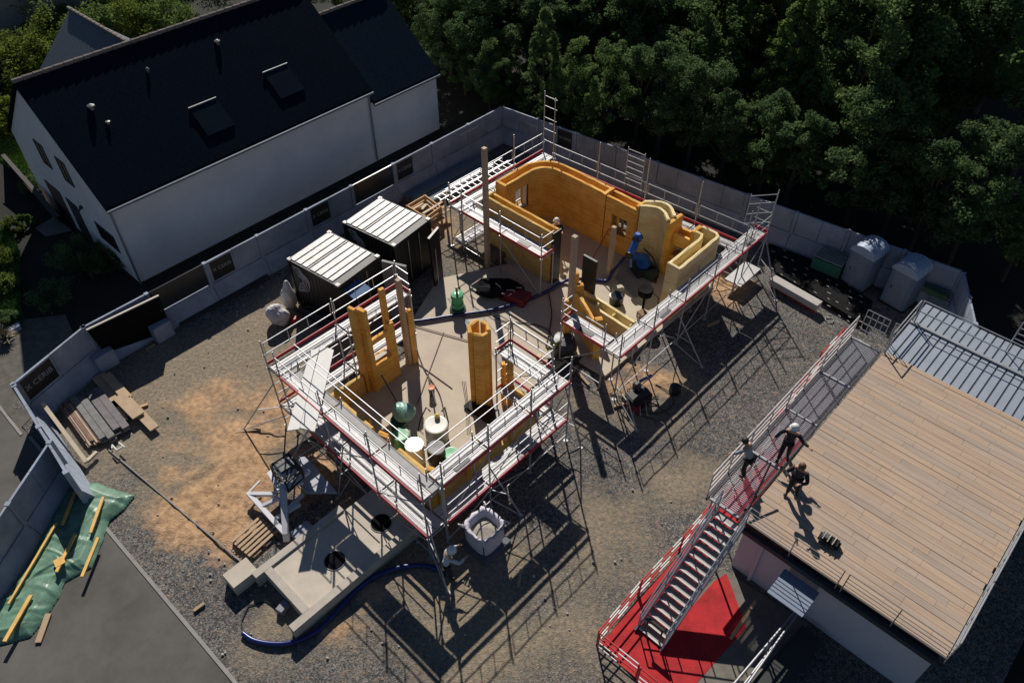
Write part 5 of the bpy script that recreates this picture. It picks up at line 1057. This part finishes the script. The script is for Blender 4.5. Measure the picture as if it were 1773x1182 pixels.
tk = drum('translucent tank with a yellow fitting and black hoses behind the drums', 755, 735, .15, .42, .75, tp, M('tank_lid', (.42, .42, .38), .4), name='tank', cat='tank'); MB().lathe(P(757, 722, .95), [(.1, 0), (.1, .12), (.03, .16), (0, .17)], 12).build('fitting', M('yellow_fitting', (.5, .40, .12), .5), tk)
for i, pts in enumerate((((745, 712, .9), (738, 705, 1.1), (728, 725, .8), (724, 745, .3)), ((765, 712, .9), (770, 705, 1.1), (776, 730, .9), (775, 752, .2)), ((742, 652, .2), (748, 675, .5), (755, 700, .9)))):
    MB().tube([P(*p) for p in pts], .03, 6).build('tank_hose', rubber, tk)
def crumple(label, u, v, z, r, mat, seed, name='plastic_sheet', cat='sheet', sq=(1, 1, .7)):
    rs = np.random.RandomState(seed); bm = bmesh.new(); bmesh.ops.create_icosphere(bm, subdivisions=4, radius=1); ph = rs.rand(8, 3) * 6; dr = rs.randn(8, 3) * 2.4
    for v_ in bm.verts:
        c = np.array(v_.co); f = 1 + .13 * sum(math.sin(float(dr[k].dot(c)) + ph[k, 0]) for k in range(8)) / 2 + .05 * abs(math.sin(9 * c[0] + 7 * c[1] + 5 * c[2])); v_.co = v_.co * f; v_.co.x *= r * sq[0]; v_.co.y *= r * sq[1]; v_.co.z = max(-.98 * r * sq[2], v_.co.z * r * sq[2])
    me = bpy.data.meshes.new(name); bm.to_mesh(me); bm.free(); me.materials.append(mat); o = bpy.data.objects.new(name, me); C.objects.link(o); o.location = P(u, v, z) + EZ * r * sq[2] * .95; return tag(o, label, cat)
sheetm = M('mint_sheet', (.22, .42, .35), .3, 0, .3, 5); crumple('crumpled mint green plastic sheet lying over the rear barrels', 699, 722, .95, .36, sheetm, 1)
bagm = M('white_bag', (.55, .54, .54), .6, 0, .12, 5); crumple('bulging white plastic bag beside the container corner', 486, 560, 0, .5, bagm, 2, 'bag', 'bag', (.95, .9, .95)); crumple('tall narrow white bag against the nearer container', 504, 530, 0, .42, bagm, 3, 'bag', 'bag', (.7, .7, 1.5))
crumple('black tarpaulin heap beneath the front left foam wall', 868, 508, 0.13, .72, M('black_tarp', (.006, .006, .008), .75, spec=.1), 4, 'tarpaulin_heap', 'tarpaulin', (1.2, .8, .45))
rb = thing('boxed_tools', 'red framed crate with silver bars in front of the black tarpaulin heap', 'crate', P(892, 512)); MB().box(P(892, 512, .35), (1.2, .7, .4), -30).build('body', M('crate_red', (.16, .01, .025), .6), rb)
for i, (u, v) in enumerate(((880, 478), (882, 484), (897, 491), (897, 498), (883, 502), (908, 479))): MB().bar(P(u - 6, v, .62), P(u + 7, v, .62), .02, 5).build('bar', steel, rb)
gp = thing('water_pump', 'green and black drum pump standing on the floor left of the blue hose', 'pump', P(793, 540)); o_ = P(793, 538, .15)
MB().lathe(o_, [(.34, 0), (.36, .05), (.33, .22), (.2, .26)], 20).build('base', M('dark_green', (.01, .07, .05)), gp); MB().lathe(o_, [(.26, .27), (.27, .3), (.27, .5), (.24, .52), (.24, .75), (.27, .78), (.27, .98), (.1, 1.02), (0, 1.02)], 20).build('tank', M('bright_green', (.04, .30, .12), .4), gp); MB().bar(o_ + EZ * 1.0, o_ + EZ * 1.35, .05).build('pipe', M('pinkish', (.3, .15, .16), .5), gp)
tc = thing('tool_case', 'glossy black open plastic case lying beside the hollow foam pillar', 'case', P(832, 712)); q = [P(803, 703, .25), P(820, 688, .25), P(862, 712, .25), P(845, 732, .25)]
MB().prism(q, .17, .3).build('tray', M('gloss_black', (.008, .008, .012), .12), tc); MB().prism([P(848, 735, .2), P(865, 715, .2), P(878, 728, .2), P(862, 745, .2)], .16, .5).build('box', black, tc)
for i, (u0, v0, z0, u1, v1, z1, lb) in enumerate(((705, 560, .2, 812, 590, .2, 'long thin rod lying across the concrete floor left of the hollow pillar'), (768, 575, .18, 722, 700, .18, 'thin rod lying lengthwise over the sunlit floor'), (722, 628, .18, 783, 672, .18, 'short rod lying on the floor above the tank'))): tag(MB().bar(P(u0, v0, z0), P(u1, v1, z1), .022, 6).build('rod', M('brown_rod', (.16, .10, .08), .6)), lb, 'rod')
tag(MB().bar(P(660, 648, 2.2), P(690, 700, .15), .03, 6).build('prop', black), 'black push pull prop leaning on the tall left foam pillar', 'prop'); tag(MB().bar(P(1055, 395, 2.2), P(1018, 462, .16), .03, 6).build('prop', M('dark_red_prop', (.16, .03, .02), .6)), 'dark red prop leaning against the tall back foam wall', 'prop')
be = thing('bucket', 'dark blue bucket with an orange rim on the sunlit floor', 'bucket', P(748, 683)); MB().lathe(P(748, 683, .15), [(.1, 0), (.13, .38), (.125, .4)], 16).build('body', M('navy', (.02, .03, .10), .4), be); MB().lathe(P(748, 683, .15), [(.135, .38), (.14, .44), (.0, .42)], 16).build('rim', M('orange_rim', (.6, .15, .03), .5), be)
# steel mesh rods by the hollow pillar
for i in range(3): tag(MB().bar(P(806 + 2 * i, 694, .15), P(800 + 3 * i, 660, 1.4), .012, 5).build('reinforcing_bar', M('rusty_bar', (.12, .07, .05), .7)), ['left', 'middle', 'right'][i] + ' of three thin upright rusty bars beside the hollow foam pillar', 'rebar', 'reinforcing bars')
for i in range(3): tag(MB().bar(P(880 + 3 * i, 640, 3.0), P(880 + 4 * i, 560 + 5 * i, 4.3) , .012, 5).build('reinforcing_bar', _m['rusty_bar']), ['left', 'middle', 'right'][i] + ' of three thin bars rising from the small foam pillar', 'rebar', 'reinforcing bars')

# blue robot and surroundings in the upper shell
rbt = thing('robot_arm', 'blue industrial robot arm on a dark base inside the upper foam shell', 'robot', P(1108, 470)); b0 = P(1112, 470, .15)
MB().box(b0 + EZ * .2, (.9, .8, .4), 20).build('base', M('robot_base', (.02, .025, .05), .4), rbt); MB().lathe(b0 + EZ * .4, [(.32, 0), (.32, .18), (.22, .24), (.2, .4)], 20).build('turntable', blue, rbt)
j1 = b0 + EZ * .75; j2 = P(1092, 440, 1.45); j3 = P(1104, 412, 2.0); j4 = P(1092, 462, .9)
MB().bar(j1, j2, .21, 10, .17).build('lower_arm', blue, rbt); MB().bar(j2, j3, .19, 10, .15).build('upper_arm', blue, rbt); MB().lathe(j3 - EZ * .15, [(.16, 0), (.2, .08), (.2, .3), (.12, .4), (0, .4)], 14).build('wrist', blue, rbt); MB().bar(j2, j4, .06, 8).build('dress_pack', M('light_blue', (.06, .2, .45), .4), rbt); MB().box(j3 + EZ * .2 , (.24, .06, .06), 60).build('tool_flange', white, rbt)
for jj in (j1, j2, j3): MB().lathe(jj - EA * .2, [(.1, 0), (.17, .02), (.17, .38), (.1, .4)], 16, EA).build('joint', black if jj is not j1 else blue, rbt)
MB().tube([P(1115, 430, 1.2), P(1130, 445, .9), P(1140, 470, .4), P(1135, 490, .2)], .035, 7).build('cable', rubber, rbt); MB().box(P(1128, 475, .35), (.5, .5, .4), 50).build('controller', M('dark_green2', (.03, .05, .04), .5), rbt)
drum('black round kettle shaped tub on the floor of the front wing', 1068, 512, .15, .30, .42, M('gloss_blk', (.01, .01, .012), .2), name='tub', cat='tub', group='tubs in the upper shell')
fd = thing('feeder', 'black feeder stand with a round top left of the pale yellow wall end', 'machine', P(1115, 545)); MB().lathe(P(1112, 540, .15), [(.05, 0), (.06, .9), (.3, 1.0), (.34, 1.25), (.3, 1.3), (0, 1.25)], 18).build('hopper', M('matt_black', (.006, .006, .007), .8, spec=.1), fd); MB().box(P(1112, 545, .3), (.35, .35, .3), 30).build('base', wooddk, fd)
MB().tube([P(1128, 505, .9), P(1140, 515, .5), P(1138, 540, .2)], .03, 6).build('hose', rubber, fd)
tag(MB().prism([P(1078, 450, .2), P(1110, 446, .2), P(1132, 500, .2), P(1100, 515, .2), P(1065, 480, .2)], .155, .165).build('floor_sheet', M('grey_sheet', (.22, .22, .22), .8)), 'flat grey sheet on the floor below the blue robot', 'sheet')
tag(MB().box(P(1070, 500, .3), (.5, .3, .25), 20).build('sack', M('cream_sack', (.5, .47, .36), .8), bevel=.05), 'cream sack beside the black round tub', 'sack')
cl = thing('machine', 'cluttered black pump machine with hoses on the sand below the upper scaffold corner', 'machine', P(1103, 690)); rr = random.Random(4)
MB().box(P(1105, 690, .35), (.9, .6, .6), 30).build('engine', black, cl, bevel=.04); MB().box(P(1098, 700, .25), (.5, .5, .35), 60).build('tank', M('crate_red', (.16, .01, .02)), cl); MB().bar(P(1108, 660, .9), P(1128, 650, .9), .07).build('filter', M('violet_blue', (.08, .07, .3), .4), cl); MB().lathe(P(1102, 672, .6), [(.16, 0), (.18, .2), (.1, .3), (0, .3)], 12).build('dome', M('dark_steel', (.05, .05, .06)), cl)
for i in range(7):
    u, v = 1105 + rr.uniform(-20, 20), 688 + rr.uniform(-18, 18); MB().tube([P(u, v, .5), P(u + rr.uniform(-25, 25), v + rr.uniform(-18, 18), .35), P(u + rr.uniform(-45, 45), v + rr.uniform(-10, 35), .04), P(u + rr.uniform(-50, 55), v + rr.uniform(0, 35), .04)], .022, 5).build('hose', rubber, cl)
for i in range(4): MB().bar(P(1090 + 8 * i, 672, .7), P(1085 + 12 * i, 720, .05), .018, 5).build('leg', steel, cl)
tag(MB().lathe(P(1168, 678, .02), [(.22, 0), (.24, .08), (.22, .3), (.12, .36), (0, .36)], 14).build('canister', black), 'black canister at the edge of the scaffold shadow right of the pump machine', 'canister')
gm = thing('mixer', 'dark round mixer with a lime green hood between the two scaffolds', 'mixer', P(975, 612)); o_ = P(975, 612, 0)
MB().lathe(o_, [(.5, .1), (.55, .3), (.55, .7), (.42, .85), (.1, .9), (0, .88)], 22).build('drum', M('mixer_dark', (.05, .055, .06), .45, .3, .3, 5), gm); MB().hexa([P(945, 602, .5), P(972, 588, .5), P(974, 592, .5), P(948, 608, .5), P(945, 602, .95), P(972, 588, .95), P(974, 592, .8), P(948, 608, .8)]).build('hood', M('lime', (.40, .48, .06), .5), gm); MB().bar(P(930, 618, .3), P(998, 628, .3), .03).build('axle', black, gm); MB().lathe(P(933, 622, .05), [(.13, 0), (.14, .1), (.1, .22), (0, .22)], 12).build('bucket', M('lime_pale', (.55, .5, .2), .6), gm)
for i, (u, v) in enumerate(((952, 628), (1000, 622))): MB().lathe(P(u, v, .2), [(.2, -.05), (.2, .05), (0, .05)], 16, EB).build('wheel', rubber, gm)

# bulk bag on a pallet
bg = thing('bulk_bag', 'open white bulk bag of sand standing on a dark pallet by the scaffold corner', 'bulk bag', P(840, 945)); o_ = P(840, 940, 0); ux, uy = EA, EB
MB().abox(*(lambda a, b: (a - .6, a + .6, b - .6, b + .6))(*AB(o_)), .0, .14).build('pallet', M('dark_pallet', (.10, .11, .13), .7), bg); h_ = .49
ca, cb = AB(o_); m = MB(); ring = []
def bagring(s, z, wob): 
    out = []
    for k in range(32):
        t = k / 32 * 8; side = int(t) // 2; f = (t - 2 * side) / 2; cs_ = [(-1, -1), (1, -1), (1, 1), (-1, 1)]; p, q = cs_[side], cs_[(side + 1) % 4]; x = p[0] + (q[0] - p[0]) * f; y = p[1] + (q[1] - p[1]) * f; nrmz = (abs(x) ** 4 + abs(y) ** 4) ** .25; w = 1 + wob * math.sin(k * 2.3 + z * 9); out.append(W(ca + x / nrmz * s * w, cb + y / nrmz * s * w, z + wob * .6 * math.cos(k * 1.7)))
    return out
rings = [bagring(.46, .15, 0), bagring(.52, .4, .02), bagring(.53, .75, .03), bagring(.50, 1.02, .04), bagring(.56, 1.14, .06), bagring(.45, 1.10, .04), bagring(.40, .98, .03), bagring(.36, .88, .02)]
for rg in rings: m.v += [tuple(p) for p in rg]
for i in range(len(rings) - 1):
    for k in range(32): m.f.append((i * 32 + k, i * 32 + (k + 1) % 32, (i + 1) * 32 + (k + 1) % 32, (i + 1) * 32 + k)); m.mi.append(0)
m.build('bag', M('bulk_bag_fabric', (.55, .53, .60), .7, 0, .06, 5), bg, smooth=True)
m = MB(); rg = bagring(.37, .86, .0); m.v = [tuple(p) for p in rg] + [tuple(W(ca, cb, .97))]; m.f = [(k, (k + 1) % 32, 32) for k in range(32)]; m.mi = [0] * 32; m.build('sand', M('bag_sand', (.36, .33, .28), .95, 0, .2, 12, .5, 40), bg)
for k, (x, y) in enumerate(((.5, -.5), (.5, .5), (-.5, .5), (-.5, -.5))): MB().tube([W(ca + x * .95, cb + y * .95, 1.0), W(ca + x * 1.15, cb + y * 1.15, 1.2), W(ca + x * 1.05, cb + y * .9, 1.22), W(ca + x * .9, cb + y * .9, 1.05)], .03, 5).build('lifting_loop', white, bg)
MB().bar(W(ca - .54, cb - .5 + 1.0, .95), W(ca - .54, cb - .5 + 1.0, .5), .02).build('tie', black, bg)

# timber crate, offcuts, stacked scaffold frames, blocks, rebar
tcx = thing('timber_crate', 'open raw timber crate of offcuts behind the farther container', 'crate', P(745, 375)); q = [P(705, 358, .9), P(736, 340, .9), P(763, 360, .9), P(738, 378, .9)]
for k in range(4): 
    for z in (.0, -.25, -.5): MB().bar(q[k] + EZ * z, q[(k + 1) % 4] + EZ * z, 0, rect=(.05, .16)).build('side_board', wood, tcx)
for k in range(4): MB().bar(q[k] + EZ * .08, Vector((q[k].x, q[k].y, 0)), 0, rect=(.09, .09)).build('corner_post', wood, tcx)
r_ = random.Random(8)
for i in range(8): c_ = (q[0] + q[2]) / 2 + Vector((r_.uniform(-.5, .5), r_.uniform(-.4, .4), -.3 + .05 * i)); d_ = Vector((math.cos(R(50 + r_.uniform(-30, 30))), math.sin(R(50 + r_.uniform(-30, 30))), r_.uniform(-.1, .1))) * r_.uniform(.3, .55); MB().bar(c_ - d_, c_ + d_, 0, rect=(.12, .05)).build('offcut', cream if i % 2 else wood, tcx)
for i, (u, v) in enumerate(((762, 362), (768, 368), (758, 382))): tag(MB().bar(P(u - 12, v + 8, .6 - i * .1), P(u + 10, v - 6, .6 - i * .1), 0, rect=(.16, .05)).build('plank', pale), ['upper', 'middle', 'lowest'][i] + ' loose plank resting at the right side of the open timber crate', 'plank', 'loose planks by the timber crate')
gd = thing('girder_stack', 'stack of galvanised lattice girders lying beside the left arm of the upper scaffold', 'girders', W(22, -23.3, 0))
for k, (b, z) in enumerate(((-23.75, 1.75), (-23.3, 1.8), (-22.95, 1.75), (-23.45, 2.1), (-23.0, 2.1))):
    m = MB(); a0, a1 = 19.9 + .15 * k, 23.9 + .1 * k; m.bar(W(a0, b - .2, z), W(a1, b - .2, z), .025).bar(W(a0, b + .2, z), W(a1, b + .2, z), .025)
    n = 11
    for i in range(n): m.bar(W(a0 + (a1 - a0) * (i + .3) / n, b - .2, z), W(a0 + (a1 - a0) * (i + .3) / n, b + .2, z), .02)
    m.build('girder', M('bright_zinc', (.48, .48, .49), .4, .3), gd)
for a in (20.5, 23):
    MB().abox(a, a + .1, -24.1, -22.8, 1.6, 1.7).build('bearer', wooddk, gd)
    for b in (-24.0, -22.95): MB().abox(a + .01, a + .09, b, b + .08, 0, 1.6).build('leg', steel, gd)
for i in range(4): tag(MB().abox(20.3 + .1 * i, 25.8 - .15 * i, -26.9 + .42 * i, -26.55 + .42 * i, .0, .35 + .1 * (i % 2)).build('concrete_lintel', M('lintel_grey', (.17, .19, .22), .8, 0, .15, 2)), ['lintel touching the fence', 'second lintel from the fence', 'third lintel from the fence', 'lintel farthest from the fence'][i] + ' in the shaded row near the fence corner', 'lintel', 'concrete lintels by the fence')
for i in range(10): tag(MB().tube([W(24.6 + .14 * i, -26.5, .1), W(24.75 + .14 * i, -26.75, 1.0), W(24.6 + .14 * i, -27.0, 1.9)], .014, 5).build('bent_bar', M('pale_bar', (.30, .32, .34), .5, .3)), 'thin bent steel bar leaning against the fence near its far corner', 'rebar', 'bent bars leaning on the fence')
for i in range(8): tag(MB().tube([W(27.7, -25.6 + .13 * i, .1), W(27.9, -25.5 + .13 * i, 1.0), W(28.05, -25.6 + .13 * i, 1.8)], .014, 5).build('bent_bar', _m['pale_bar']), 'thin bent steel bar leaning in the fence corner behind the scaffold', 'rebar', 'bent bars in the fence corner')
tag(MB().prism([P(300, 545, .2), P(455, 465, .2), P(466, 478, .2), P(310, 560, .2)], .01, .16).build('beam_stack', M('dark_beams', (.03, .03, .035), .8)), 'long low dark stack of beams along the foot of the fence', 'beams')
bl = thing('pipe_bundle', 'dark pipes and racking stacked in front of the nearer container', 'pipes', P(545, 530))
for i in range(7): MB().bar(P(508 + 5 * i, 535 - 1 * i, .2 + .12 * (i % 3)), P(560 + 7 * i, 565 - 4 * i, .2 + .12 * (i % 3)), .05, 8).build('pipe', M('dark_pipe', (.025, .025, .03), .5), bl)
tag(MB().box(P(511, 553, .15), (.4, .22, .22), 30).build('tool_box', M('red_box', (.4, .03, .04), .5), bevel=.015), 'small red tool box beside the bulging white bag', 'tool box')
tag(MB().abox(*(lambda a, b: (a - .5, a + .5, b - .9, b + .9))(*AB(P(845, 440))), 0, .4).build('cable_crate', M('dim_crate', (.14, .11, .08), .8)), 'low shaded box under the left end of the front foam wall', 'box')

# ================================================================== PEOPLE
def skin_mesh(nodes, edges, name, mat, parent, levels=1, smooth=True):
    """nodes: {key: (Vector, radius)}; grows one continuous surface"""
    keys = list(nodes); me = bpy.data.meshes.new('t'); me.from_pydata([nodes[k][0] for k in keys], [(keys.index(a), keys.index(b)) for a, b in edges], [])
    o = bpy.data.objects.new('t', me); C.objects.link(o); sm = o.modifiers.new('s', 'SKIN'); sm.use_smooth_shade = True; sm.branch_smoothing = .6
    sv = me.skin_vertices[0].data
    for i, k in enumerate(keys): sv[i].radius = (nodes[k][1], nodes[k][1]) if not isinstance(nodes[k][1], tuple) else nodes[k][1]; sv[i].use_root = (i == 0)
    ss = o.modifiers.new('u', 'SUBSURF'); ss.levels = levels; ss.render_levels = levels
    dg = bpy.context.evaluated_depsgraph_get(); dg.update(); m2 = bpy.data.meshes.new_from_object(o.evaluated_get(dg)); bpy.data.objects.remove(o)
    m2.materials.clear(); m2.materials.append(mat); m2.polygons.foreach_set('use_smooth', [True] * len(m2.polygons)); r = bpy.data.objects.new(name, m2); C.objects.link(r); r.parent = parent; return r
def person(label, loc, yaw, H=1.75, lean=0, twist=0, la=((-.25, .05, -.28), (-.28, .25, -.5)), ra=((.25, .05, -.28), (.28, .25, -.5)), stride=.12, head='hair', top=None, legm=None, hairm=None, knee=.04, look=(0, .1), z_drop=0, long_hair=False):
    """la/ra: elbow and wrist offsets from the shoulder centre (x right, y forward, z up), for a 1.75 m figure."""
    s = H / 1.75; root = bpy.data.objects.new('person', None); C.objects.link(root); root.location = loc; root.rotation_euler = (0, 0, R(yaw)); tag(root, label, 'person'); ORG[root.name] = Vector((0, 0, 0))
    V = lambda x, y, z: Vector((x, y, z)) * s
    L = math.sin(R(lean)); K = math.cos(R(lean)); hip = V(0, -.10 * L, .93 - z_drop)
    up = lambda d, x=0, y=0: hip + Vector((x, d * L + y * K, d * K - y * L)) * s
    chest = up(.30); sh = up(.50); neck = up(.56); hd = up(.66, 0, look[1] * .4); crown = up(.76, 0, look[1] * .35)
    N = {'hip': (hip, (.135 * s, .10 * s)), 'waist': (up(.14), (.12 * s, .09 * s)), 'chest': (chest, (.145 * s, .105 * s)), 'sh': (sh, (.10 * s, .085 * s)), 'neck': (neck, .052 * s), 'jaw': (up(.615, 0, .03), .068 * s), 'hd': (hd, .088 * s), 'crown': (crown, .07 * s), 'nose': (hd + up(0, 0, .105) - hip - V(0, 0, .015), .014 * s)}
    E = [('hip', 'waist'), ('waist', 'chest'), ('chest', 'sh'), ('sh', 'neck'), ('neck', 'jaw'), ('jaw', 'hd'), ('hd', 'crown'), ('hd', 'nose')]
    for sd, x in (('l', -1), ('r', 1)):
        A = la if x < 0 else ra; shp = up(.46, .175 * x); el = shp + V(*A[0]) * 1; wr = shp + V(*A[1]); N[sd + 'ear'] = (hd + V(.088 * x, 0, 0), .016 * s); E.append(('hd', sd + 'ear'))
        N[sd + 's'] = (shp, .058 * s); N[sd + 'e'] = (el, .042 * s); N[sd + 'w'] = (wr, .027 * s); d = (wr - el).normalized(); hnd = wr + d * .07 * s; N[sd + 'h'] = (hnd, (.036 * s, .02 * s)); E += [('sh', sd + 's'), (sd + 's', sd + 'e'), (sd + 'e', sd + 'w'), (sd + 'w', sd + 'h')]
        side = d.cross(Vector((0, 0, 1))); side = side.normalized() if side.length > .1 else Vector((1, 0, 0)); dn = d.cross(side).normalized()
        for f in range(4):
            ln = (.075, .085, .08, .062)[f]; b = hnd + side * (.026 - .0175 * f) * s + d * .03 * s; N['%sf%d' % (sd, f)] = (b, .0095 * s); N['%sg%d' % (sd, f)] = (b + (d * .8 + dn * .35) * ln * .5 * s, .009 * s); N['%st%d' % (sd, f)] = (b + (d * 1.1 + dn * .8) * ln * .62 * s, .0075 * s); E += [(sd + 'h', '%sf%d' % (sd, f)), ('%sf%d' % (sd, f), '%sg%d' % (sd, f)), ('%sg%d' % (sd, f), '%st%d' % (sd, f))]
        N[sd + 'tb'] = (wr + d * .045 * s + side * .045 * s, .011 * s); N[sd + 'tt'] = (wr + d * .085 * s + side * .062 * s, .009 * s); E += [(sd + 'h', sd + 'tb'), (sd + 'tb', sd + 'tt')]
        fy = stride * x; N[sd + 'hp'] = (hip + V(.09 * x, 0, -.04), .085 * s); N[sd + 'k'] = (V(.10 * x, fy * .5 + knee, .50 - z_drop * .5), .058 * s); N[sd + 'a'] = (V(.11 * x, fy - .03, .09), .038 * s); N[sd + 'ft'] = (V(.13 * x, fy + .13, .045), (.042 * s, .034 * s)); E += [('hip', sd + 'hp'), (sd + 'hp', sd + 'k'), (sd + 'k', sd + 'a'), (sd + 'a', sd + 'ft')]
    skin_mesh(N, E, 'body', skin, root)
    def sub(keys, grow, name, mat):
        nn = {k: (N[k][0], tuple(r_ + grow for r_ in N[k][1]) if isinstance(N[k][1], tuple) else N[k][1] + grow) for k in keys}; return skin_mesh(nn, [e for e in E if e[0] in nn and e[1] in nn], name, mat, root)
    sub(['chest', 'waist', 'hip', 'sh', 'ls', 'le', 'lw', 'rs', 're', 'rw'], .022, 'jacket', top); sub(['hip', 'lhp', 'lk', 'la', 'rhp', 'rk', 'ra'], .02, 'trousers', legm)
    for sd in 'lr': sub([sd + 'a', sd + 'ft'], .018, 'boot', rubber)
    hc = hd + (crown - hd) * .45
    if head == 'helmet': MB().lathe(hc, [(.165, -.01), (.135, .0), (.13, .06), (.10, .12), (.05, .15), (0, .155)], 18).build('helmet', white, root, smooth=True)
    else:
        m = MB(); m.lathe(hc - Vector((0, .02, .04)), [(.085, -.10 if long_hair else -.04), (.112, 0), (.108, .06), (.08, .115), (.04, .135), (0, .14)], 14); m.build('hair', hairm, root, smooth=True)
    for x in (-1, 1): MB().lathe(hd + V(.034 * x, .084, .012), [(.011, 0), (.008, .008), (0, .009)], 8, (0, 1, 0)).build('eye', black, root)
    return root
navy = M('navy_cloth', (.015, .018, .028), .85, 0, .2, 8); dk = M('black_cloth', (.010, .010, .012), .85, 0, .2, 8); lt = M('light_shirt', (.42, .48, .55), .8, 0, .08, 8); gs = M('grey_shirt', (.30, .34, .36), .8, 0, .08, 8)
dh = M('dark_hair', (.012, .008, .006), .6); bh = M('brown_hair', (.10, .045, .02), .6)
person('worker in white helmet and dark clothes on the gangway with arms spread to the rails', P(1354, 795, 2.6), 150, la=((-.19, .05, -.20), (-.40, .16, -.20)), ra=((.15, -.02, -.24), (.26, .12, -.42)), stride=.16, head='helmet', top=navy, legm=dk)
person('dark haired person in a grey shirt leaning over the gangway rail', P(1286, 822, 2.6), 45, lean=26, la=((-.10, .14, -.22), (-.10, .32, -.38)), ra=((.10, .14, -.22), (.10, .32, -.38)), stride=.06, hairm=dh, top=gs, legm=dk, H=1.7)
cam_p = person('brown haired person in a dark jacket standing at the edge of the timber deck', P(1369, 856, 2.7), 140, lean=10, la=((-.16, .16, -.24), (-.02, .36, -.20)), ra=((.16, .16, -.24), (.04, .36, -.20)), stride=.10, hairm=bh, top=navy, legm=dk, H=1.72, long_hair=True)
person('worker in a pale blue shirt and white helmet by the foot of the lower scaffold', P(775, 1002, .02), 300 - 360, lean=20, la=((-.12, .20, -.20), (-.05, .42, -.10)), ra=((.14, .20, -.20), (.08, .42, -.15)), stride=.10, head='helmet', top=lt, legm=dk, H=1.72)
person('person in white helmet and dark top half hidden behind the front left foam wall', P(963, 384, 1.7) - EZ * 1.55, 200, la=((-.14, .16, -.24), (-.02, .34, -.22)), ra=((.14, .16, -.24), (.02, .34, -.22)), stride=.03, head='helmet', top=dk, legm=dk)
bgk = thing('rucksack', 'black rucksack with pale straps lying on the timber deck', 'bag', P(1434, 940, 2.7)); o_ = P(1434, 940, 2.7)
MB().box(o_ + EZ * .12, (.62, .36, .22), -40).build('body', dk, bgk, bevel=.06); MB().box(o_ + EZ * .26 - EB * .12, (.25, .2, .06), -40).build('pocket', M('grey_cloth', (.10, .10, .11), .8), bgk, bevel=.02)
for i in range(3): c_ = o_ + EB * (-.18 + .15 * i) + EZ * .25; MB().tube([c_ - EA * .16, c_ + EZ * .05, c_ + EA * .16], .018, 5).build('strap', M('pale_strap', (.42, .38, .3), .7), bgk)
# ---- small loose things that litter the yard
r_ = random.Random(31)
gd_ = M('debris_wood', (.36, .26, .16), .8, 0, .2, 5)
for i, (u, v, L, a, lb) in enumerate(((430, 745, .9, 10, 'short timber bearer under the first stabiliser foot'), (536, 640, .5, 70, 'small wood offcut below the left arm of the lower scaffold'), (1010, 655, .8, 120, 'loose batten on the ground between the two scaffolds'), (995, 640, .5, 60, 'short batten near the round mixer'), (1075, 700, .6, 20, 'wood offcut beside the pump machine'), (345, 1050, .35, 45, 'small sandy board patch on the gravel strip'), (1235, 560, .6, 30, 'offcut lying under the right arm of the upper scaffold'), (260, 600, .4, 50, 'small offcut near the black board'), (560, 905, .7, 140, 'batten lying beside the concrete pad'), (900, 1000, .6, 80, 'stick lying in the scaffold shadow'))):
    p = P(u, v, .07); d = Vector((math.cos(R(a)), math.sin(R(a)), 0)) * L / 2; tag(MB().bar(p - d, p + d, 0, rect=(.1, .06)).build('batten', gd_), lb, 'batten')
st_ = MB()
for i in range(200):
    u, v = r_.uniform(240, 1250), r_.uniform(480, 1150); p = P(u, v, .02); a, b = AB(p)
    if not (1.2 < a < 17 and b < -5.3 and b > -26) or (8.5 < a and b < -11.5 and b > -18.5): continue
    q = r_.uniform(.02, .06); st_.lathe(p, [(q * .6, -.01), (q, q * .3), (q * .6, q * .8), (0, q)], 5)
tag(st_.build('loose_stones', M('loose_stone', (.42, .40, .36), .9, 0, .3, 9)), 'scattered loose stones over the gravel yard', 'stones', kind='stuff')
